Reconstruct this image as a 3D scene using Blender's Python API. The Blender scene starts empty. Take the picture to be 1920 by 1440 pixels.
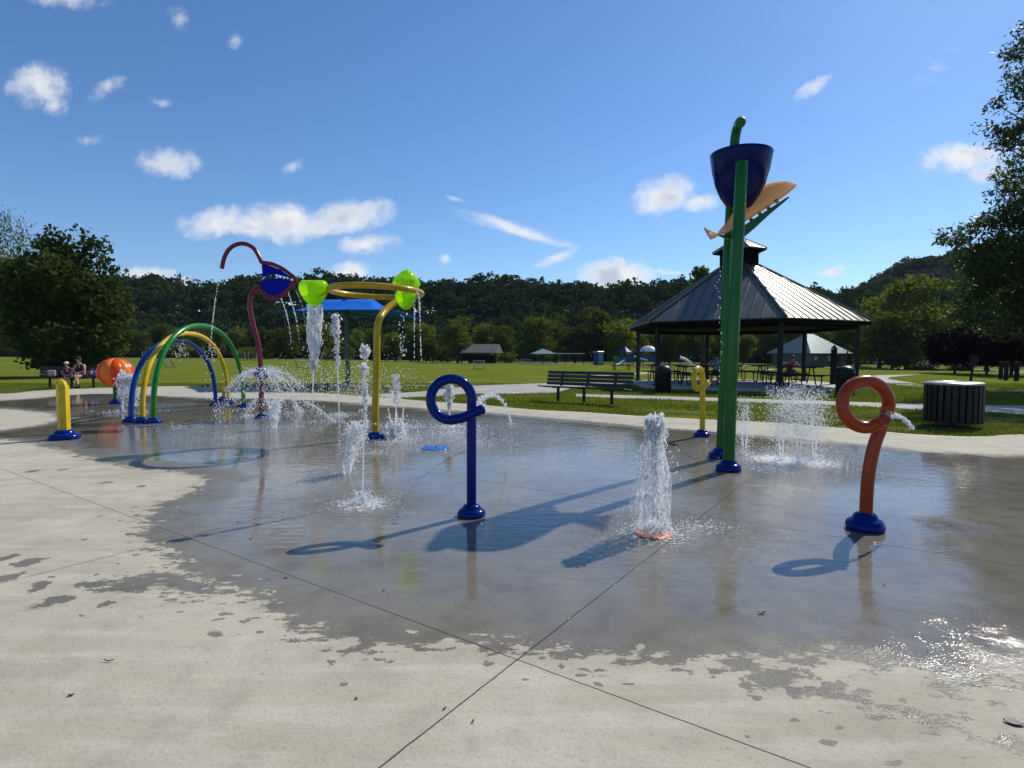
import bpy, math, random
import numpy as np
from mathutils import Vector, Matrix
rng = np.random.default_rng(7)
random.seed(7)
R = math.radians
sc = bpy.context.scene
col = sc.collection

# ---------------------------------------------------------------- camera
FP, CX, CY, HZ, EYE = 1068.0, 960.0, 720.0, 667.0, 1.3      # focal length in photo pixels, horizon row, eye height
PITCH = math.atan((CY - HZ) / FP)
cam_d = bpy.data.cameras.new("camera"); cam = bpy.data.objects.new("camera", cam_d); col.objects.link(cam)
cam_d.sensor_width = 36; cam_d.lens = 36 * FP / 1920; cam_d.clip_start = .05; cam_d.clip_end = 3000
cam.location = (0, 0, EYE); cam.rotation_euler = (math.pi / 2 - PITCH, 0, 0)
sc.camera = cam

# ---------------------------------------------------------------- light
SUN_AZ, SUN_EL = 46.5, 42.5        # degrees right of straight ahead, above the horizon
sd = Vector((math.sin(R(SUN_AZ)) * math.cos(R(SUN_EL)), math.cos(R(SUN_AZ)) * math.cos(R(SUN_EL)), math.sin(R(SUN_EL))))
sl = bpy.data.lights.new("sun", 'SUN'); sun = bpy.data.objects.new("sun", sl); col.objects.link(sun)
sl.energy = 4.6; sl.angle = R(.53); sl.color = (1.0, .94, .84)
sun.rotation_euler = (-sd).to_track_quat('-Z', 'Y').to_euler()
sc.view_settings.view_transform = 'Standard'; sc.view_settings.look = 'None'
sc.view_settings.exposure = 0.0; sc.view_settings.gamma = 1
sc.cycles.max_bounces = 8; sc.cycles.transparent_max_bounces = 24
sc.cycles.sample_clamp_indirect = 6

def ray(px, py):
    x, y = (px - CX) / FP, (CY - py) / FP
    c, s = math.cos(PITCH), math.sin(PITCH)
    return Vector((x, c + y * s, -s + y * c))

# world: nishita sky and clouds placed by direction
wd = bpy.data.worlds.new("World"); sc.world = wd; wd.use_nodes = True
nt = wd.node_tree; N = nt.nodes; L = nt.links; N.clear()
def nd(tree, t, **k):
    n = tree.nodes.new(t)
    for a, b in k.items():
        if a == 'inp':
            for i, v in b.items(): n.inputs[i].default_value = v
        else: setattr(n, a, b)
    return n
def mth(tree, op, a, b=None, c=None, clamp=False):
    n = tree.nodes.new('ShaderNodeMath'); n.operation = op; n.use_clamp = clamp
    for i, v in enumerate((a, b, c)):
        if v is None: continue
        if isinstance(v, (int, float)): n.inputs[i].default_value = v
        else: tree.links.new(v, n.inputs[i])
    return n.outputs[0]
def smooth(tree, v, a, b, lo=0., hi=1.):
    n = tree.nodes.new('ShaderNodeMapRange'); n.interpolation_type = 'SMOOTHSTEP'
    tree.links.new(v, n.inputs[0])
    for i, q in ((1, a), (2, b), (3, lo), (4, hi)): n.inputs[i].default_value = q
    return n.outputs[0]
def mixc(tree, f, a, b, mode='MIX'):
    n = tree.nodes.new('ShaderNodeMix'); n.data_type = 'RGBA'; n.blend_type = mode
    for s_, v in ((n.inputs[0], f), (n.inputs[6], a), (n.inputs[7], b)):
        if isinstance(v, (int, float)): s_.default_value = v
        elif isinstance(v, (tuple, list)): s_.default_value = (*v[:3], 1)
        else: tree.links.new(v, s_)
    return n.outputs[2]
sky = nd(nt, 'ShaderNodeTexSky', sky_type='NISHITA', sun_disc=False, sun_elevation=R(SUN_EL), sun_rotation=R(SUN_AZ),
         altitude=200, air_density=1.0, dust_density=.25, ozone_density=2.2)
tc = nd(nt, 'ShaderNodeTexCoord'); sep = nd(nt, 'ShaderNodeSeparateXYZ'); L.new(tc.outputs['Generated'], sep.inputs[0])
yy = mth(nt, 'MAXIMUM', sep.outputs[1], .05)
cmb = nd(nt, 'ShaderNodeCombineXYZ'); L.new(mth(nt, 'DIVIDE', sep.outputs[0], yy), cmb.inputs[0]); L.new(mth(nt, 'DIVIDE', sep.outputs[2], yy), cmb.inputs[1])
warp = nd(nt, 'ShaderNodeTexNoise', inp={'Scale': 9., 'Detail': 4., 'Roughness': .6}); L.new(cmb.outputs[0], warp.inputs['Vector'])
w1 = nd(nt, 'ShaderNodeVectorMath', operation='SUBTRACT'); L.new(warp.outputs['Color'], w1.inputs[0]); w1.inputs[1].default_value = (.5, .5, .5)
w2 = nd(nt, 'ShaderNodeVectorMath', operation='SCALE'); L.new(w1.outputs[0], w2.inputs[0]); w2.inputs[3].default_value = .055
w3 = nd(nt, 'ShaderNodeVectorMath', operation='ADD'); L.new(w2.outputs[0], w3.inputs[0]); L.new(cmb.outputs[0], w3.inputs[1])
# x, y, half width, half height, tilt, strength (sizes in photo pixels for reading; used as angles)
CL = [(72, 160, 60, 40, 0, .8), (102, 192, 28, 26, 0, .6), (318, 300, 66, 30, -5, .9), (408, 414, 74, 32, 4, 1), (535, 416, 84, 42, 0, 1.15), (474, 424, 60, 24, 0, 1.0), (594, 420, 62, 28, 4, 1.05), (652, 403, 88, 36, 8, 1.1),
      (694, 460, 60, 26, 6, .9), (655, 518, 52, 24, 8, 1), (588, 524, 36, 14, 0, .9), (275, 512, 50, 18, 3, .9), (348, 534, 26, 18, 0, .9),
      (1155, 520, 82, 42, 0, 1.45), (1243, 368, 66, 38, 8, 1.1), (1315, 388, 44, 20, 6, .9), (1525, 163, 40, 17, 35, .85), (1808, 296, 84, 26, 3, 1.05),
      (1850, 322, 40, 24, 0, .9), (1558, 510, 38, 9, 3, .8), (440, 78, 18, 14, 0, .5), (330, 30, 20, 26, 30, .5), (208, 166, 36, 14, 25, .45), (100, -4, 90, 20, -5, .5),
      (828, 490, 16, 13, 40, .6), (300, 184, 22, 10, 0, .4), (1245, 510, 60, 6, -8, .5), (545, 320, 30, 12, 25, .35), (170, 262, 22, 10, 0, .35)]
CI = [(962, 428, 135, 17, -16, 1.0), (1042, 484, 52, 13, 22, .9), (850, 373, 30, 6, -15, .5), (1750, 130, 60, 30, 40, .25)]
def cloudset(lst, src):
    d = None
    for (x, y, a, b, t, s) in lst:
        r = ray(x, y); u, v = r.x / r.y, r.z / r.y
        k = math.sqrt(1 + u * u * .3) * (1.03 if lst is CL else 1.05)
        m = nd(nt, 'ShaderNodeMapping', vector_type='TEXTURE'); L.new(src, m.inputs[0])
        m.inputs['Location'].default_value = (u, v, 0); m.inputs['Rotation'].default_value = (0, 0, R(t)); m.inputs['Scale'].default_value = (a / FP * k, b / FP * k, 1)
        sp = nd(nt, 'ShaderNodeVectorMath', operation='MULTIPLY'); L.new(m.outputs[0], sp.inputs[0]); sp.inputs[1].default_value = (1, 1, 0)
        ln = nd(nt, 'ShaderNodeVectorMath', operation='LENGTH'); L.new(sp.outputs[0], ln.inputs[0])
        q = mth(nt, 'MULTIPLY_ADD', ln.outputs['Value'], -s, s)
        d = q if d is None else mth(nt, 'MAXIMUM', d, q)
    return d
dens = cloudset(CL, w3.outputs[0])
n1 = nd(nt, 'ShaderNodeTexNoise', inp={'Scale': 30., 'Detail': 9., 'Roughness': .62}); L.new(w3.outputs[0], n1.inputs['Vector'])
dn = mth(nt, 'ADD', dens, mth(nt, 'MULTIPLY', mth(nt, 'SUBTRACT', n1.outputs['Fac'], .45), 1.35))
mask = mth(nt, 'MULTIPLY', smooth(nt, dn, -.05, .95), .96)
mask = mth(nt, 'MULTIPLY', mask, smooth(nt, dens, -.12, .2))
ci = cloudset(CI, cmb.outputs[0])
st = nd(nt, 'ShaderNodeMapping', vector_type='TEXTURE'); L.new(w3.outputs[0], st.inputs[0]); st.inputs['Rotation'].default_value = (0, 0, R(-14)); st.inputs['Scale'].default_value = (1, .12, 1)
n2 = nd(nt, 'ShaderNodeTexNoise', inp={'Scale': 9., 'Detail': 5., 'Roughness': .6}); L.new(st.outputs[0], n2.inputs['Vector'])
cm = mth(nt, 'MULTIPLY', smooth(nt, mth(nt, 'ADD', ci, mth(nt, 'MULTIPLY', mth(nt, 'SUBTRACT', n2.outputs['Fac'], .5), 1.6)), .0, 1.1), .85)
cm = mth(nt, 'MULTIPLY', cm, smooth(nt, ci, -.1, .25))
mask = mth(nt, 'MAXIMUM', mask, cm)
mask = mth(nt, 'MULTIPLY', mask, mth(nt, 'GREATER_THAN', sep.outputs[1], .06))
hs = nd(nt, 'ShaderNodeHueSaturation', inp={'Saturation': 1.15, 'Value': 1.0, 'Hue': .5}); L.new(sky.outputs[0], hs.inputs['Color'])
tint = mixc(nt, 1.0, hs.outputs[0], (1.02, 1.17, 1.36), 'MULTIPLY')
n3 = nd(nt, 'ShaderNodeTexNoise', inp={'Scale': 14., 'Detail': 4.}); 
off = nd(nt, 'ShaderNodeVectorMath', operation='ADD'); L.new(w3.outputs[0], off.inputs[0]); off.inputs[1].default_value = (-.01, -.02, 0); L.new(off.outputs[0], n3.inputs['Vector'])
shade = mth(nt, 'MULTIPLY', smooth(nt, dn, .25, 1.3), smooth(nt, n3.outputs['Fac'], .38, .62))
ccol = mixc(nt, shade, (9.2, 9.4, 9.6), (5.6, 6.2, 7.4))
SKY_K = .098
skc = mixc(nt, mask, tint, ccol)
bg = nd(nt, 'ShaderNodeBackground', inp={'Strength': SKY_K}); L.new(skc, bg.inputs[0])
wo = nd(nt, 'ShaderNodeOutputWorld'); L.new(bg.outputs[0], wo.inputs[0])
try: wd.cycles.sampling_method = 'MANUAL'; wd.cycles.sample_map_resolution = 512
except Exception: pass

# ---------------------------------------------------------------- placing
def A(px, py, Y):                       # point at depth Y that the photo shows at px, py
    r = ray(px, py); return Vector((r.x / r.y * Y, Y, EYE + r.z / r.y * Y))
def G(px, py, z=0.):                    # point on the level z
    r = ray(px, py); t = (z - EYE) / r.z; return Vector((r.x * t, r.y * t, z))
def sst(a, b, x):
    t = np.clip((x - a) / (b - a), 0, 1); return t * t * (3 - 2 * t)
def hgt(X, Y):
    X = np.asarray(X, float); Y = np.asarray(Y, float)
    u = X / np.maximum(Y, 1)
    prof = np.interp(u, [-.9, -.5, -.1, 0, .3, .5, .9], [1.05, .75, .12, 0, -.2, -.66, -1.3])
    return prof * sst(38, 100, Y)
def gz(X, Y): return float(hgt(X, Y))
def place(px, Y):
    X = (px - CX) / FP * Y; return Vector((X, Y, gz(X, Y)))

# ---------------------------------------------------------------- materials
def mat(name, c, rough=.5, metal=0., var=.12, vs=6., bump=0., bs=40., trans=0., coat=0., emis=None, spec=None, c2=None):
    m = bpy.data.materials.new(name); m.use_nodes = True; t = m.node_tree
    b = t.nodes['Principled BSDF']
    tcn = t.nodes.new('ShaderNodeTexCoord')
    no = nd(t, 'ShaderNodeTexNoise', inp={'Scale': vs, 'Detail': 5., 'Roughness': .6}); t.links.new(tcn.outputs['Object'], no.inputs['Vector'])
    f = smooth(t, no.outputs['Fac'], .3, .7)
    lo = tuple(max(0, v * (1 - var)) for v in c); hi = tuple(min(1, v * (1 + var)) for v in (c2 or c))
    t.links.new(mixc(t, f, lo, hi), b.inputs['Base Color'])
    b.inputs['Roughness'].default_value = rough; b.inputs['Metallic'].default_value = metal
    r_ = smooth(t, no.outputs['Fac'], .2, .8, max(.02, rough - .08), min(1, rough + .1)); t.links.new(r_, b.inputs['Roughness'])
    if coat: b.inputs['Coat Weight'].default_value = coat; b.inputs['Coat Roughness'].default_value = .08
    if spec is not None: b.inputs['Specular IOR Level'].default_value = spec
    if bump:
        bn = nd(t, 'ShaderNodeTexNoise', inp={'Scale': bs, 'Detail': 6.}); t.links.new(tcn.outputs['Object'], bn.inputs['Vector'])
        bb = nd(t, 'ShaderNodeBump', inp={'Strength': bump, 'Distance': .02}); t.links.new(bn.outputs['Fac'], bb.inputs['Height']); t.links.new(bb.outputs[0], b.inputs['Normal'])
    if trans:
        tr = nd(t, 'ShaderNodeBsdfTranslucent', inp={'Color': (*c, 1)}); mx = nd(t, 'ShaderNodeMixShader', inp={0: trans})
        t.links.new(b.outputs[0], mx.inputs[1]); t.links.new(tr.outputs[0], mx.inputs[2]); t.links.new(mx.outputs[0], t.nodes['Material Output'].inputs[0])
    return m
def leafmat(name, c, c2, trans=.3, tc_=None, rough=.5, spec=.3):
    m = bpy.data.materials.new(name); m.use_nodes = True; t = m.node_tree; b = t.nodes['Principled BSDF']
    ge = t.nodes.new('ShaderNodeNewGeometry'); oi = t.nodes.new('ShaderNodeObjectInfo')
    no = nd(t, 'ShaderNodeTexNoise', inp={'Scale': .35, 'Detail': 2.}); t.links.new(ge.outputs['Position'], no.inputs['Vector'])
    f = mth(t, 'ADD', mth(t, 'MULTIPLY', ge.outputs['Random Per Island'], .5), mth(t, 'MULTIPLY', smooth(t, no.outputs['Fac'], .35, .65), .5))
    cc = mixc(t, f, c, c2)
    k = mth(t, 'MULTIPLY_ADD', oi.outputs['Random'], .85, .6)
    vm = nd(t, 'ShaderNodeVectorMath', operation='SCALE'); t.links.new(cc, vm.inputs[0]); t.links.new(k, vm.inputs[3])
    t.links.new(vm.outputs[0], b.inputs['Base Color']); b.inputs['Roughness'].default_value = rough; b.inputs['Specular IOR Level'].default_value = spec
    tr = t.nodes.new('ShaderNodeBsdfTranslucent'); hs_ = nd(t, 'ShaderNodeVectorMath', operation='MULTIPLY'); t.links.new(vm.outputs[0], hs_.inputs[0]); hs_.inputs[1].default_value = tc_ or (1.5, 1.6, .5)
    t.links.new(hs_.outputs[0], tr.inputs[0]); mx = nd(t, 'ShaderNodeMixShader', inp={0: trans})
    t.links.new(b.outputs[0], mx.inputs[1]); t.links.new(tr.outputs[0], mx.inputs[2]); t.links.new(mx.outputs[0], t.nodes['Material Output'].inputs[0])
    return m
def plastic(name, c, tr=(.5)):          # tinted see-through plastic
    m = bpy.data.materials.new(name); m.use_nodes = True; t = m.node_tree; b = t.nodes['Principled BSDF']
    b.inputs['Base Color'].default_value = (*c, 1); b.inputs['Roughness'].default_value = .15
    t1 = nd(t, 'ShaderNodeBsdfTranslucent', inp={'Color': (*c, 1)}); t2 = nd(t, 'ShaderNodeBsdfTransparent', inp={'Color': (*c, 1)})
    m1 = nd(t, 'ShaderNodeMixShader', inp={0: .55}); m2 = nd(t, 'ShaderNodeMixShader', inp={0: tr})
    t.links.new(b.outputs[0], m1.inputs[1]); t.links.new(t1.outputs[0], m1.inputs[2]); t.links.new(m1.outputs[0], m2.inputs[1]); t.links.new(t2.outputs[0], m2.inputs[2])
    t.links.new(m2.outputs[0], t.nodes['Material Output'].inputs[0]); return m
M = {}
M['blue'] = mat('blue_paint', (.0012, .015, .15), .12, var=.12, vs=4, spec=.16)
M['navy'] = mat('navy_shell', (.001, .009, .085), .14, vs=3, spec=.12)
M['arch_blue'] = mat('arch_blue_paint', (.003, .05, .26), .16, spec=.25)
M['yellow'] = mat('yellow_paint', (.6, .4, .006), .22, spec=.35, vs=5)
M['yellow2'] = mat('ring_yellow_paint', (.46, .3, .008), .22, spec=.3, vs=5)
M['green'] = mat('green_paint', (.003, .11, .01), .22, spec=.3, vs=5)
M['arch_green'] = mat('arch_green_paint', (.012, .2, .02), .2, spec=.35, vs=5)
M['dkgreen'] = mat('dark_green_paint', (.006, .07, .02), .3, vs=5)
M['orange'] = mat('orange_paint', (.33, .035, .003), .25, spec=.3, vs=7)
M['ball'] = mat('ball_orange', (.85, .09, .005), .28, spec=.35, trans=.25)
M['ball2'] = mat('ball_stripe', (.95, .28, .03), .28, spec=.35, trans=.25)
M['maroon'] = mat('maroon_paint', (.17, .012, .028), .25, spec=.35, vs=6)
M['pblue'] = mat('panel_blue', (.004, .006, .42), .35, trans=.5, spec=.15)
M['lime'] = plastic('lime_plastic', (.74, .97, .06), .6)
M['amber'] = plastic('amber_plastic', (.95, .6, .28), .45)
M['canopy'] = mat('canopy_fabric', (.008, .15, .62), .8, trans=.1, bump=.1, spec=.1)
M['canopy2'] = mat('small_canopy_fabric', (.12, .3, .3), .7, trans=.2)
M['slat'] = mat('bench_slat', (.026, .031, .033), .4, vs=12, var=.25, bump=.1, spec=.3)
M['iron'] = mat('dark_iron', (.007, .007, .009), .4, var=.3, bump=.05, spec=.25)
M['steel'] = mat('pale_steel', (.5, .5, .5), .35, metal=.6)
M['lid'] = mat('can_lid', (.2, .21, .22), .35, metal=.5, vs=8)
M['slab'] = mat('slab_concrete', (.4, .375, .33), .8, var=.15, vs=3, bump=.2, bs=60)
M['path'] = mat('path_concrete', (.36, .34, .3), .85, var=.18, vs=1.2, bump=.2, bs=40)
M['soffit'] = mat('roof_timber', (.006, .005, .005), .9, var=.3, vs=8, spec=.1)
M['wood'] = mat('dark_timber', (.012, .01, .009), .7, var=.3, vs=9, spec=.2)
M['bark'] = mat('bark', (.035, .026, .02), .9, var=.4, vs=6, bump=.6, bs=20)
M['wall'] = mat('building_wall', (.09, .13, .14), .8, var=.15, vs=2)
M['pane'] = mat('pale_window', (.5, .52, .5), .4)
M['gravel'] = mat('gravel_road', (.4, .38, .34), .9, var=.2, vs=.8)
M['hillside'] = mat('forest_floor', (.01, .014, .007), .95, var=.4, vs=.1)
M['skin'] = mat('skin', (.5, .27, .19), .5, vs=20)
M['black'] = mat('black_cloth', (.01, .01, .012), .8, vs=20)
M['maroon_cloth'] = mat('plum_cloth', (.07, .015, .03), .8, vs=20)
M['red_cloth'] = mat('red_cloth', (.35, .02, .03), .8, vs=20)
M['blue_cloth'] = mat('blue_cloth', (.09, .14, .28), .8, vs=20)
M['white_cloth'] = mat('white_cloth', (.75, .72, .68), .8, vs=20)
M['hair'] = mat('dark_hair', (.02, .012, .008), .6, vs=30)
M['tan'] = mat('tan_bag', (.45, .3, .22), .7, vs=12)
M['purple'] = mat('purple_cloth', (.1, .08, .25), .7, vs=12)
M['paver_o'] = mat('nozzle_orange', (.75, .22, .1), .45, vs=14)
M['paver_b'] = mat('nozzle_blue', (.02, .14, .5), .3, vs=14)
M['play_blue'] = mat('play_blue', (.01, .04, .16), .5)
M['play_white'] = mat('play_white', (.7, .72, .75), .3)
M['play_green'] = mat('play_green', (.02, .16, .08), .5)
M['deadleaf'] = mat('dead_leaf', (.05, .02, .01), .5, var=.4, vs=30)
M['brown_roof'] = mat('brown_shingles', (.1, .095, .095), .8, var=.3, vs=4)

def metalroof(name, c, rough, metal):
    m = mat(name, c, rough, metal=metal, var=.04, vs=1.5); return m
M['roof'] = metalroof('standing_seam_metal', (.11, .115, .095), .34, .5)
M['roof2'] = metalroof('pale_green_metal', (.13, .19, .185), .38, .45)

def watermat(name, white=.6, alpha=None):
    m = bpy.data.materials.new(name); m.use_nodes = True; t = m.node_tree; b = t.nodes['Principled BSDF']
    b.inputs['Base Color'].default_value = (.95, .97, 1, 1); b.inputs['Roughness'].default_value = .06; b.inputs['Transmission Weight'].default_value = .75; b.inputs['IOR'].default_value = 1.33
    tr = nd(t, 'ShaderNodeBsdfTranslucent', inp={'Color': (1, 1, 1, 1)}); df = nd(t, 'ShaderNodeBsdfDiffuse', inp={'Color': (.95, .97, 1, 1)})
    a = nd(t, 'ShaderNodeMixShader', inp={0: .3}); mx = nd(t, 'ShaderNodeMixShader', inp={0: white})
    t.links.new(tr.outputs[0], a.inputs[1]); t.links.new(df.outputs[0], a.inputs[2])
    t.links.new(b.outputs[0], mx.inputs[1]); t.links.new(a.outputs[0], mx.inputs[2])
    out = mx.outputs[0]
    if alpha:                                  # thin sheet of water: clear film with bright folds
        tcn = t.nodes.new('ShaderNodeTexCoord'); mp = nd(t, 'ShaderNodeMapping'); t.links.new(tcn.outputs['Object'], mp.inputs[0]); mp.inputs['Scale'].default_value = alpha[1]
        wn = nd(t, 'ShaderNodeTexNoise', inp={'Scale': 2.5, 'Detail': 3.}); t.links.new(mp.outputs[0], wn.inputs['Vector'])
        va = nd(t, 'ShaderNodeVectorMath', operation='MULTIPLY_ADD'); t.links.new(wn.outputs['Color'], va.inputs[0]); va.inputs[1].default_value = (.9, .9, .9); t.links.new(mp.outputs[0], va.inputs[2])
        vo = nd(t, 'ShaderNodeTexVoronoi', feature='DISTANCE_TO_EDGE', inp={'Scale': 1.}); t.links.new(va.outputs[0], vo.inputs['Vector'])
        wn2 = nd(t, 'ShaderNodeTexNoise', inp={'Scale': 1.3, 'Detail': 2.}); t.links.new(mp.outputs[0], wn2.inputs['Vector'])
        f = smooth(t, vo.outputs['Distance'], alpha[0], alpha[0] * .25)
        f = mth(t, 'MULTIPLY', f, smooth(t, wn2.outputs['Fac'], .35, .6, .25, 1.))
        fr = t.nodes.new('ShaderNodeLayerWeight'); fr.inputs[0].default_value = .25
        f = mth(t, 'MAXIMUM', f, mth(t, 'MULTIPLY', fr.outputs['Facing'], .3)); f = mth(t, 'MAXIMUM', f, alpha[2])
        tp = t.nodes.new('ShaderNodeBsdfTransparent'); m3 = t.nodes.new('ShaderNodeMixShader'); t.links.new(f, m3.inputs[0]); t.links.new(tp.outputs[0], m3.inputs[1]); t.links.new(out, m3.inputs[2]); out = m3.outputs[0]
    t.links.new(out, t.nodes['Material Output'].inputs[0]); return m
M['drop'] = watermat('water_drops', .55)
M['foam'] = watermat('foamy_water', .8)
M['blade'] = watermat('water_blade', .75, (.3, (20, 20, 5), .5))
M['film'] = watermat('water_film', .55, (.085, (30, 30, 13), .02))
M['sheet'] = watermat('water_sheet', .6, (.2, (34, 34, 7), .14))

# ---------------------------------------------------------------- mesh helpers
def wloc(o):
    v = Vector((0, 0, 0))
    while o is not None: v += o.location; o = o.parent
    return v
def tag(o, label=None, cat=None, group=None, kind=None):
    if label: o['label'] = label
    if cat: o['category'] = cat
    if group: o['group'] = group
    if kind: o['kind'] = kind
    return o
def thing(name, loc, label, cat, group=None):
    o = bpy.data.objects.new(name, None); col.objects.link(o); o.location = loc; o.empty_display_size = .1
    return tag(o, label, cat, group)
def link_mesh(name, me, m, parent=None, smoothang=None):
    if m is not None: me.materials.append(m)
    o = bpy.data.objects.new(name, me); col.objects.link(o)
    if parent is not None: o.parent = parent
    if smoothang is not None:
        me.polygons.foreach_set('use_smooth', [True] * len(me.polygons))
        me.set_sharp_from_angle(angle=R(smoothang))
    return o
def npmesh(name, v, f):                 # v (n,3), f (m,k)
    v = np.asarray(v, np.float32); f = np.asarray(f, np.int32); me = bpy.data.meshes.new(name)
    k = f.shape[1]; me.vertices.add(len(v)); me.vertices.foreach_set('co', v.ravel())
    me.loops.add(f.size); me.loops.foreach_set('vertex_index', f.ravel())
    me.polygons.add(len(f)); me.polygons.foreach_set('loop_start', np.arange(0, f.size, k, dtype=np.int32))
    me.update(calc_edges=True); me.validate(); return me
class MB:
    def __init__(s): s.v = []; s.f = []
    def add(s, vs, fs):
        b = len(s.v); s.v += [tuple(p) for p in vs]; s.f += [tuple(i + b for i in q) for q in fs]; return s
    def box(s, c, d, rz=0., rx=0., ry=0., bev=0.):
        c = Vector(c); hx, hy, hz = [q / 2 for q in d]
        m = Matrix.Rotation(rz, 3, 'Z') @ Matrix.Rotation(ry, 3, 'Y') @ Matrix.Rotation(rx, 3, 'X')
        b = min(bev, hx * .9, hy * .9, hz * .9)
        if b <= 0:
            vs = [c + m @ Vector((x * hx, y * hy, z * hz)) for x in (-1, 1) for y in (-1, 1) for z in (-1, 1)]
            return s.add(vs, [(0, 1, 3, 2), (4, 6, 7, 5), (0, 4, 5, 1), (2, 3, 7, 6), (0, 2, 6, 4), (1, 5, 7, 3)])
        prof = [(hx - b, -hy), (hx, -hy + b), (hx, hy - b), (hx - b, hy), (-hx + b, hy), (-hx, hy - b), (-hx, -hy + b), (-hx + b, -hy)]
        ins = [(x * (hx - b) / hx if abs(x) == hx else x * (1 - 0), y * (hy - b) / hy if abs(y) == hy else y) for x, y in prof]
        rings = [[(x, y, -hz) for x, y in ins], [(x, y, -hz + b) for x, y in prof], [(x, y, hz - b) for x, y in prof], [(x, y, hz) for x, y in ins]]
        vs = [c + m @ Vector(p) for r in rings for p in r]; n = 8; fs = [tuple(range(n - 1, -1, -1)), tuple(range(3 * n, 4 * n))]
        for k in range(3):
            for i in range(n): fs.append((k * n + i, k * n + (i + 1) % n, (k + 1) * n + (i + 1) % n, (k + 1) * n + i))
        return s.add(vs, fs)
    def tube(s, pts, r, n=10, cap=True, closed=False, flat=None):
        pts = [Vector(p) for p in pts]; k = len(pts); rr = r if hasattr(r, '__len__') else [r] * k
        rings = []; up = None
        for i, p in enumerate(pts):
            if closed: t = pts[(i + 1) % k] - pts[i - 1]
            else: t = pts[min(i + 1, k - 1)] - pts[max(i - 1, 0)]
            if t.length < 1e-9: t = Vector((0, 0, 1))
            t.normalize()
            if up is None:
                up = Vector((0, 1, 0)) if abs(t.y) < .9 else Vector((1, 0, 0))
            a = up - t * up.dot(t)
            if a.length < 1e-6: a = Vector((1, 0, 0)) - t * t.x
            a.normalize(); up = a; b = t.cross(a)
            rings.append([p + (a * math.cos(q * 2 * math.pi / n) * (flat or 1) + b * math.sin(q * 2 * math.pi / n)) * rr[i] for q in range(n)])
        vs = [p for g in rings for p in g]; fs = []
        for i in range(k if closed else k - 1):
            j = (i + 1) % k
            for q in range(n): fs.append((i * n + q, i * n + (q + 1) % n, j * n + (q + 1) % n, j * n + q))
        if cap and not closed: fs += [tuple(range(n - 1, -1, -1)), tuple((k - 1) * n + q for q in range(n))]
        return s.add(vs, fs)
    def lathe(s, c, prof, n=24, rot=None, sx=1., sy=1., fn=None, cap=False):
        c = Vector(c); vs = []; fs = []
        for (r_, z) in prof:
            for q in range(n):
                a = q * 2 * math.pi / n; rr = r_ * (fn(a, z) if fn else 1)
                p = Vector((rr * math.cos(a) * sx, rr * math.sin(a) * sy, z)); vs.append(c + (rot @ p if rot else p))
        for i in range(len(prof) - 1):
            for q in range(n): fs.append((i * n + q, i * n + (q + 1) % n, (i + 1) * n + (q + 1) % n, (i + 1) * n + q))
        if cap: fs += [tuple(range(n - 1, -1, -1)), tuple((len(prof) - 1) * n + q for q in range(n))]
        return s.add(vs, fs)
    def prism(s, poly, z0, z1):
        n = len(poly); return s.add([(x, y, z0) for x, y in poly] + [(x, y, z1) for x, y in poly],
                                    [tuple(range(n - 1, -1, -1)), tuple(range(n, 2 * n))] + [(i, (i + 1) % n, n + (i + 1) % n, n + i) for i in range(n)])
    def slabpoly(s, pts, d):               # polygon in space given a thickness vector
        n = len(pts); d = Vector(d); pts = [Vector(p) for p in pts]
        return s.add([p - d / 2 for p in pts] + [p + d / 2 for p in pts],
                     [tuple(range(n)), tuple(range(2 * n - 1, n - 1, -1))] + [(i, n + i, n + (i + 1) % n, (i + 1) % n) for i in range(n)])
    def build(s, name, m, parent=None, ang=35, base=None):
        off = wloc(parent) if parent is not None else Vector(base or (0, 0, 0))
        me = bpy.data.meshes.new(name); me.from_pydata([(p[0] - off.x, p[1] - off.y, p[2] - off.z) for p in s.v], [], s.f); me.update()
        o = link_mesh(name, me, m, parent, ang)
        if parent is None: o.location = off
        return o
def spline(pts, k=8, closed=False):
    P = [Vector(p) for p in pts]; n = len(P); out = []
    for i in range(n if closed else n - 1):
        if closed: p0, p1, p2, p3 = P[i - 1], P[i], P[(i + 1) % n], P[(i + 2) % n]
        else: p1, p2 = P[i], P[i + 1]; p0 = P[i - 1] if i else p1 * 2 - p2; p3 = P[i + 2] if i + 2 < n else p2 * 2 - p1
        for j in range(k):
            t = j / k; out.append(.5 * ((2 * p1) + (p2 - p0) * t + (2 * p0 - 5 * p1 + 4 * p2 - p3) * t * t + (3 * p1 - p0 - 3 * p2 + p3) * t ** 3))
    if not closed: out.append(P[-1])
    return out
def copy_tree(o, parent=None):
    c = o.copy(); col.objects.link(c); c.parent = parent
    for ch in list(o.children): copy_tree(ch, c)
    return c
def ngon_circle(c, r, n=16): return [(c[0] + r * math.cos(i * 2 * math.pi / n), c[1] + r * math.sin(i * 2 * math.pi / n)) for i in range(n)]
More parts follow.
